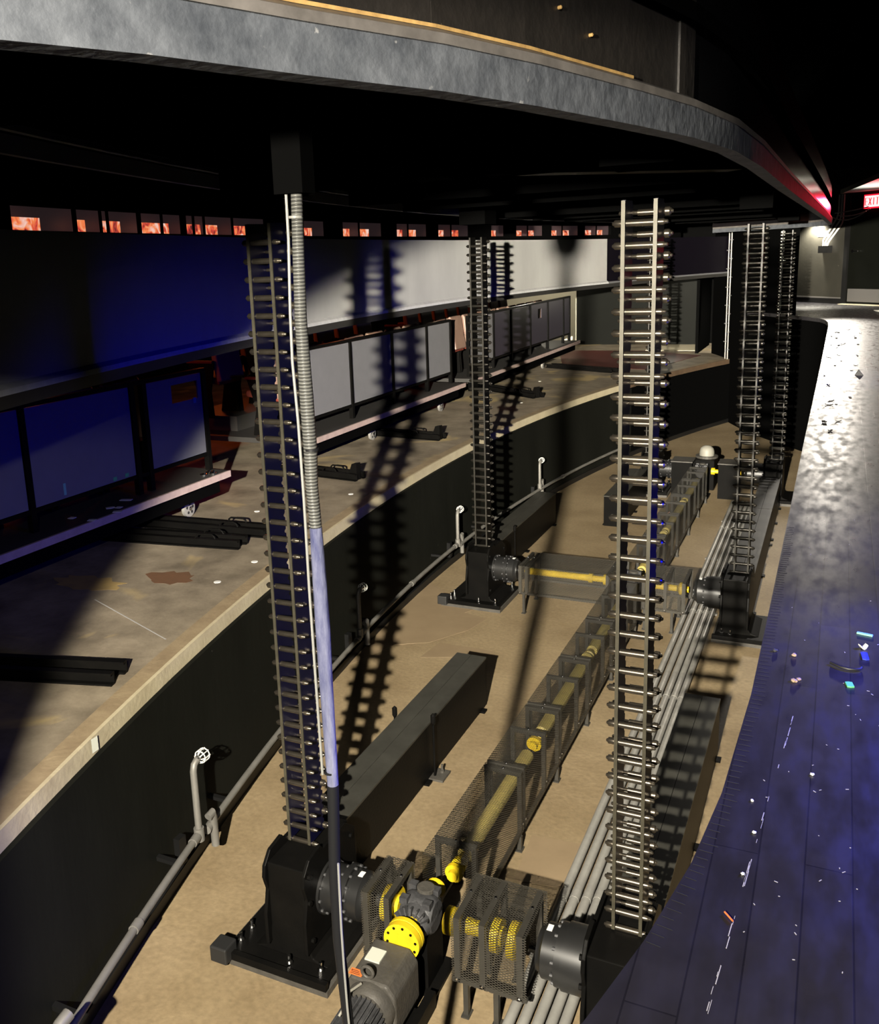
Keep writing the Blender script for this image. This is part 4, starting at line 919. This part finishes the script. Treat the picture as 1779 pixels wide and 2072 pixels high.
tag(obj('cable_offcut', G().tube([(.033, 2.775, DZ+.006), (.045, 2.765, DZ+.006), (.06, 2.752, DZ+.006), (.08, 2.746, DZ+.006), (.098, 2.748, DZ+.006), (.110, 2.757, DZ+.006), (.113, 2.770, DZ+.006)], .0045, 8), 'cable_black', None, True), 'curved black cable offcut on the stage deck', 'cable')
def pebble(label, x, y, z, r, m, group='pebbles and crumbs on the stage deck'):
    me = bpy.data.meshes.new('pebble'); bm = bmesh.new(); bmesh.ops.create_icosphere(bm, subdivisions=2, radius=r)
    for v in bm.verts: v.co *= 1+random.uniform(-.25, .25); v.co.z *= .7
    bm.to_mesh(me); bm.free(); me.materials.append(MATS[m]); o = bpy.data.objects.new('pebble', me); COL.objects.link(o); o.location = (x, y, z+r*.55); return tag(o, label, 'pebble', group)
pebble('brown crumb beside its twin on the stage deck, left of the black cable', -.057, 2.62, DZ, .008, 'pebble'); pebble('smaller brown crumb touching the larger one left of the black cable', -.046, 2.635, DZ, .006, 'pebble')
pebble('brown crumb near the deck edge, above the pair of crumbs', -.065, 2.80, DZ, .007, 'pebble'); pebble('grey crumb right at the deck edge joint', -.118, 2.815, DZ, .007, 'cast_grey')
pebble('white speck in the middle of the near stage deck', .003, 2.13, DZ, .0045, 'white'); pebble('white speck near the deck edge, upper of the two', -.113, 1.97, DZ, .0035, 'white')
pebble('white speck near the deck edge, lower of the two', -.099, 1.85, DZ, .0040, 'white'); pebble('bright white speck lowest on the stage deck', -.108, 1.703, DZ, .0042, 'white')
tag(obj('match_stick', G().cyl((-.128, 1.575, DZ+.004), (-.112, 1.556, DZ+.004), .0018, 8), 'orange_label'), 'small orange and white stick lying low on the stage deck', 'stick')
for k in range(34):
    y = random.uniform(6.5, 15.5); x = random.uniform(-.10, .02+.018*y)
    scrap('paint_chip', 'small dark paint chip scattered on the far bright part of the stage deck', 'paint chip', x, y, DZ, random.uniform(.02, .07), random.uniform(.012, .03), 'rubber', random.uniform(0, 3), .003, 'dark paint chips on the far stage deck', random.uniform(.0, .012))
tag(obj('black_wedge', G().prism([(0, 0), (.07, 0), (.03, .05)], 'y', 0, .05).xf(Matrix.Translation((.152, 9.39, DZ+.001))), 'rubber'), 'small black wedge standing on the far stage deck', 'wedge')
t = thing('cable_coil', 'coil of thin white cables at the right edge of the far stage deck', 'cable', (.62, 18.0, DZ))
for k in range(4): obj('cable_loop', G().tube([(-.09+.02*k, .3, .012), (-.06+.02*k, .12, .012), (.02+.02*k, -.06, .012), (.2, -.2+.03*k, .012)], .008, 6), 'white', t, True)
for k, (x, y, sx, rz) in enumerate(((-5.45, 5.607, .10, .3), (-5.40, 5.369, .07, .9), (-5.34, 5.40, .05, .2), (-5.26, 5.295, .07, .5), (-5.48, 5.035, .05, .1), (-5.28, 5.037, .06, .4))):
    scrap('paper_scrap', 'white paper scrap on the nearest wagon platform under the blue panel', 'paper', x+.25, y, 1.661, sx, .05, 'white', rz, .003, 'paper scraps on the nearest wagon')
for k, (x, y) in enumerate(((-5.12, 6.55), (-5.07, 6.62), (-5.14, 6.66))):
    o = obj('clear_cap', G().lathe((0, 0, 0), (0, 0, 1), [(0, .035), (.012, .038), (.014, .028), (.006, .02)], 16), 'chrome', None, True); o.location = (x, y, 1.6605); tag(o, ('shiny clear cap on the wagon platform corner, left one', 'shiny clear cap on the wagon platform corner, middle one', 'shiny clear cap on the wagon platform corner, right one')[k], 'cap', 'shiny caps on the wagon platform')
for k, (x, y) in enumerate(((-4.214, 7.64), (-3.942, 5.565), (-3.94, 5.087), (-4.755, 6.811), (-4.593, 13.541), (-4.344, 13.44), (-4.77, 15.83))):
    o = obj('floor_plug', G().lathe((0, 0, 0), (0, 0, 1), [(0, .026), (.004, .026), (.005, .02)], 14), 'white', None, True); o.location = (x, y, WZ+.0005)
    tag(o, 'round white plug marking the brown storage deck', 'floor plug', 'white plugs on the storage deck')
for k, (y, z, h, mm, lab) in enumerate(((4.98, 1.86, .09, 'mint_tape', 'upright mint tape strip at the foot of the large blue panel'), (5.52, 1.845, .03, 'green_tape', 'green tape at the lower edge of the large blue panel, left piece'), (5.66, 1.845, .03, 'green_tape', 'green tape at the lower edge of the large blue panel, right piece'),
                                        (6.62, 2.31, .05, 'mint_tape', 'mint tape peeling below the cut-out hole'))):
    tag(obj('tape_scrap', G().box(-5.2115, -5.209, y-.02 if k else y-.012, y+.02 if k else y+.012, z, z+h), mm), lab, 'tape')
tag(obj('white_sticker', G().box(arc_x(26.70, 3.02)+.0335, arc_x(26.70, 3.02)+.036, 2.995, 3.045, WZ-.075, WZ-.002), 'pale_label'), 'pale sticker on the wooden rim, nearest to the camera', 'sticker')
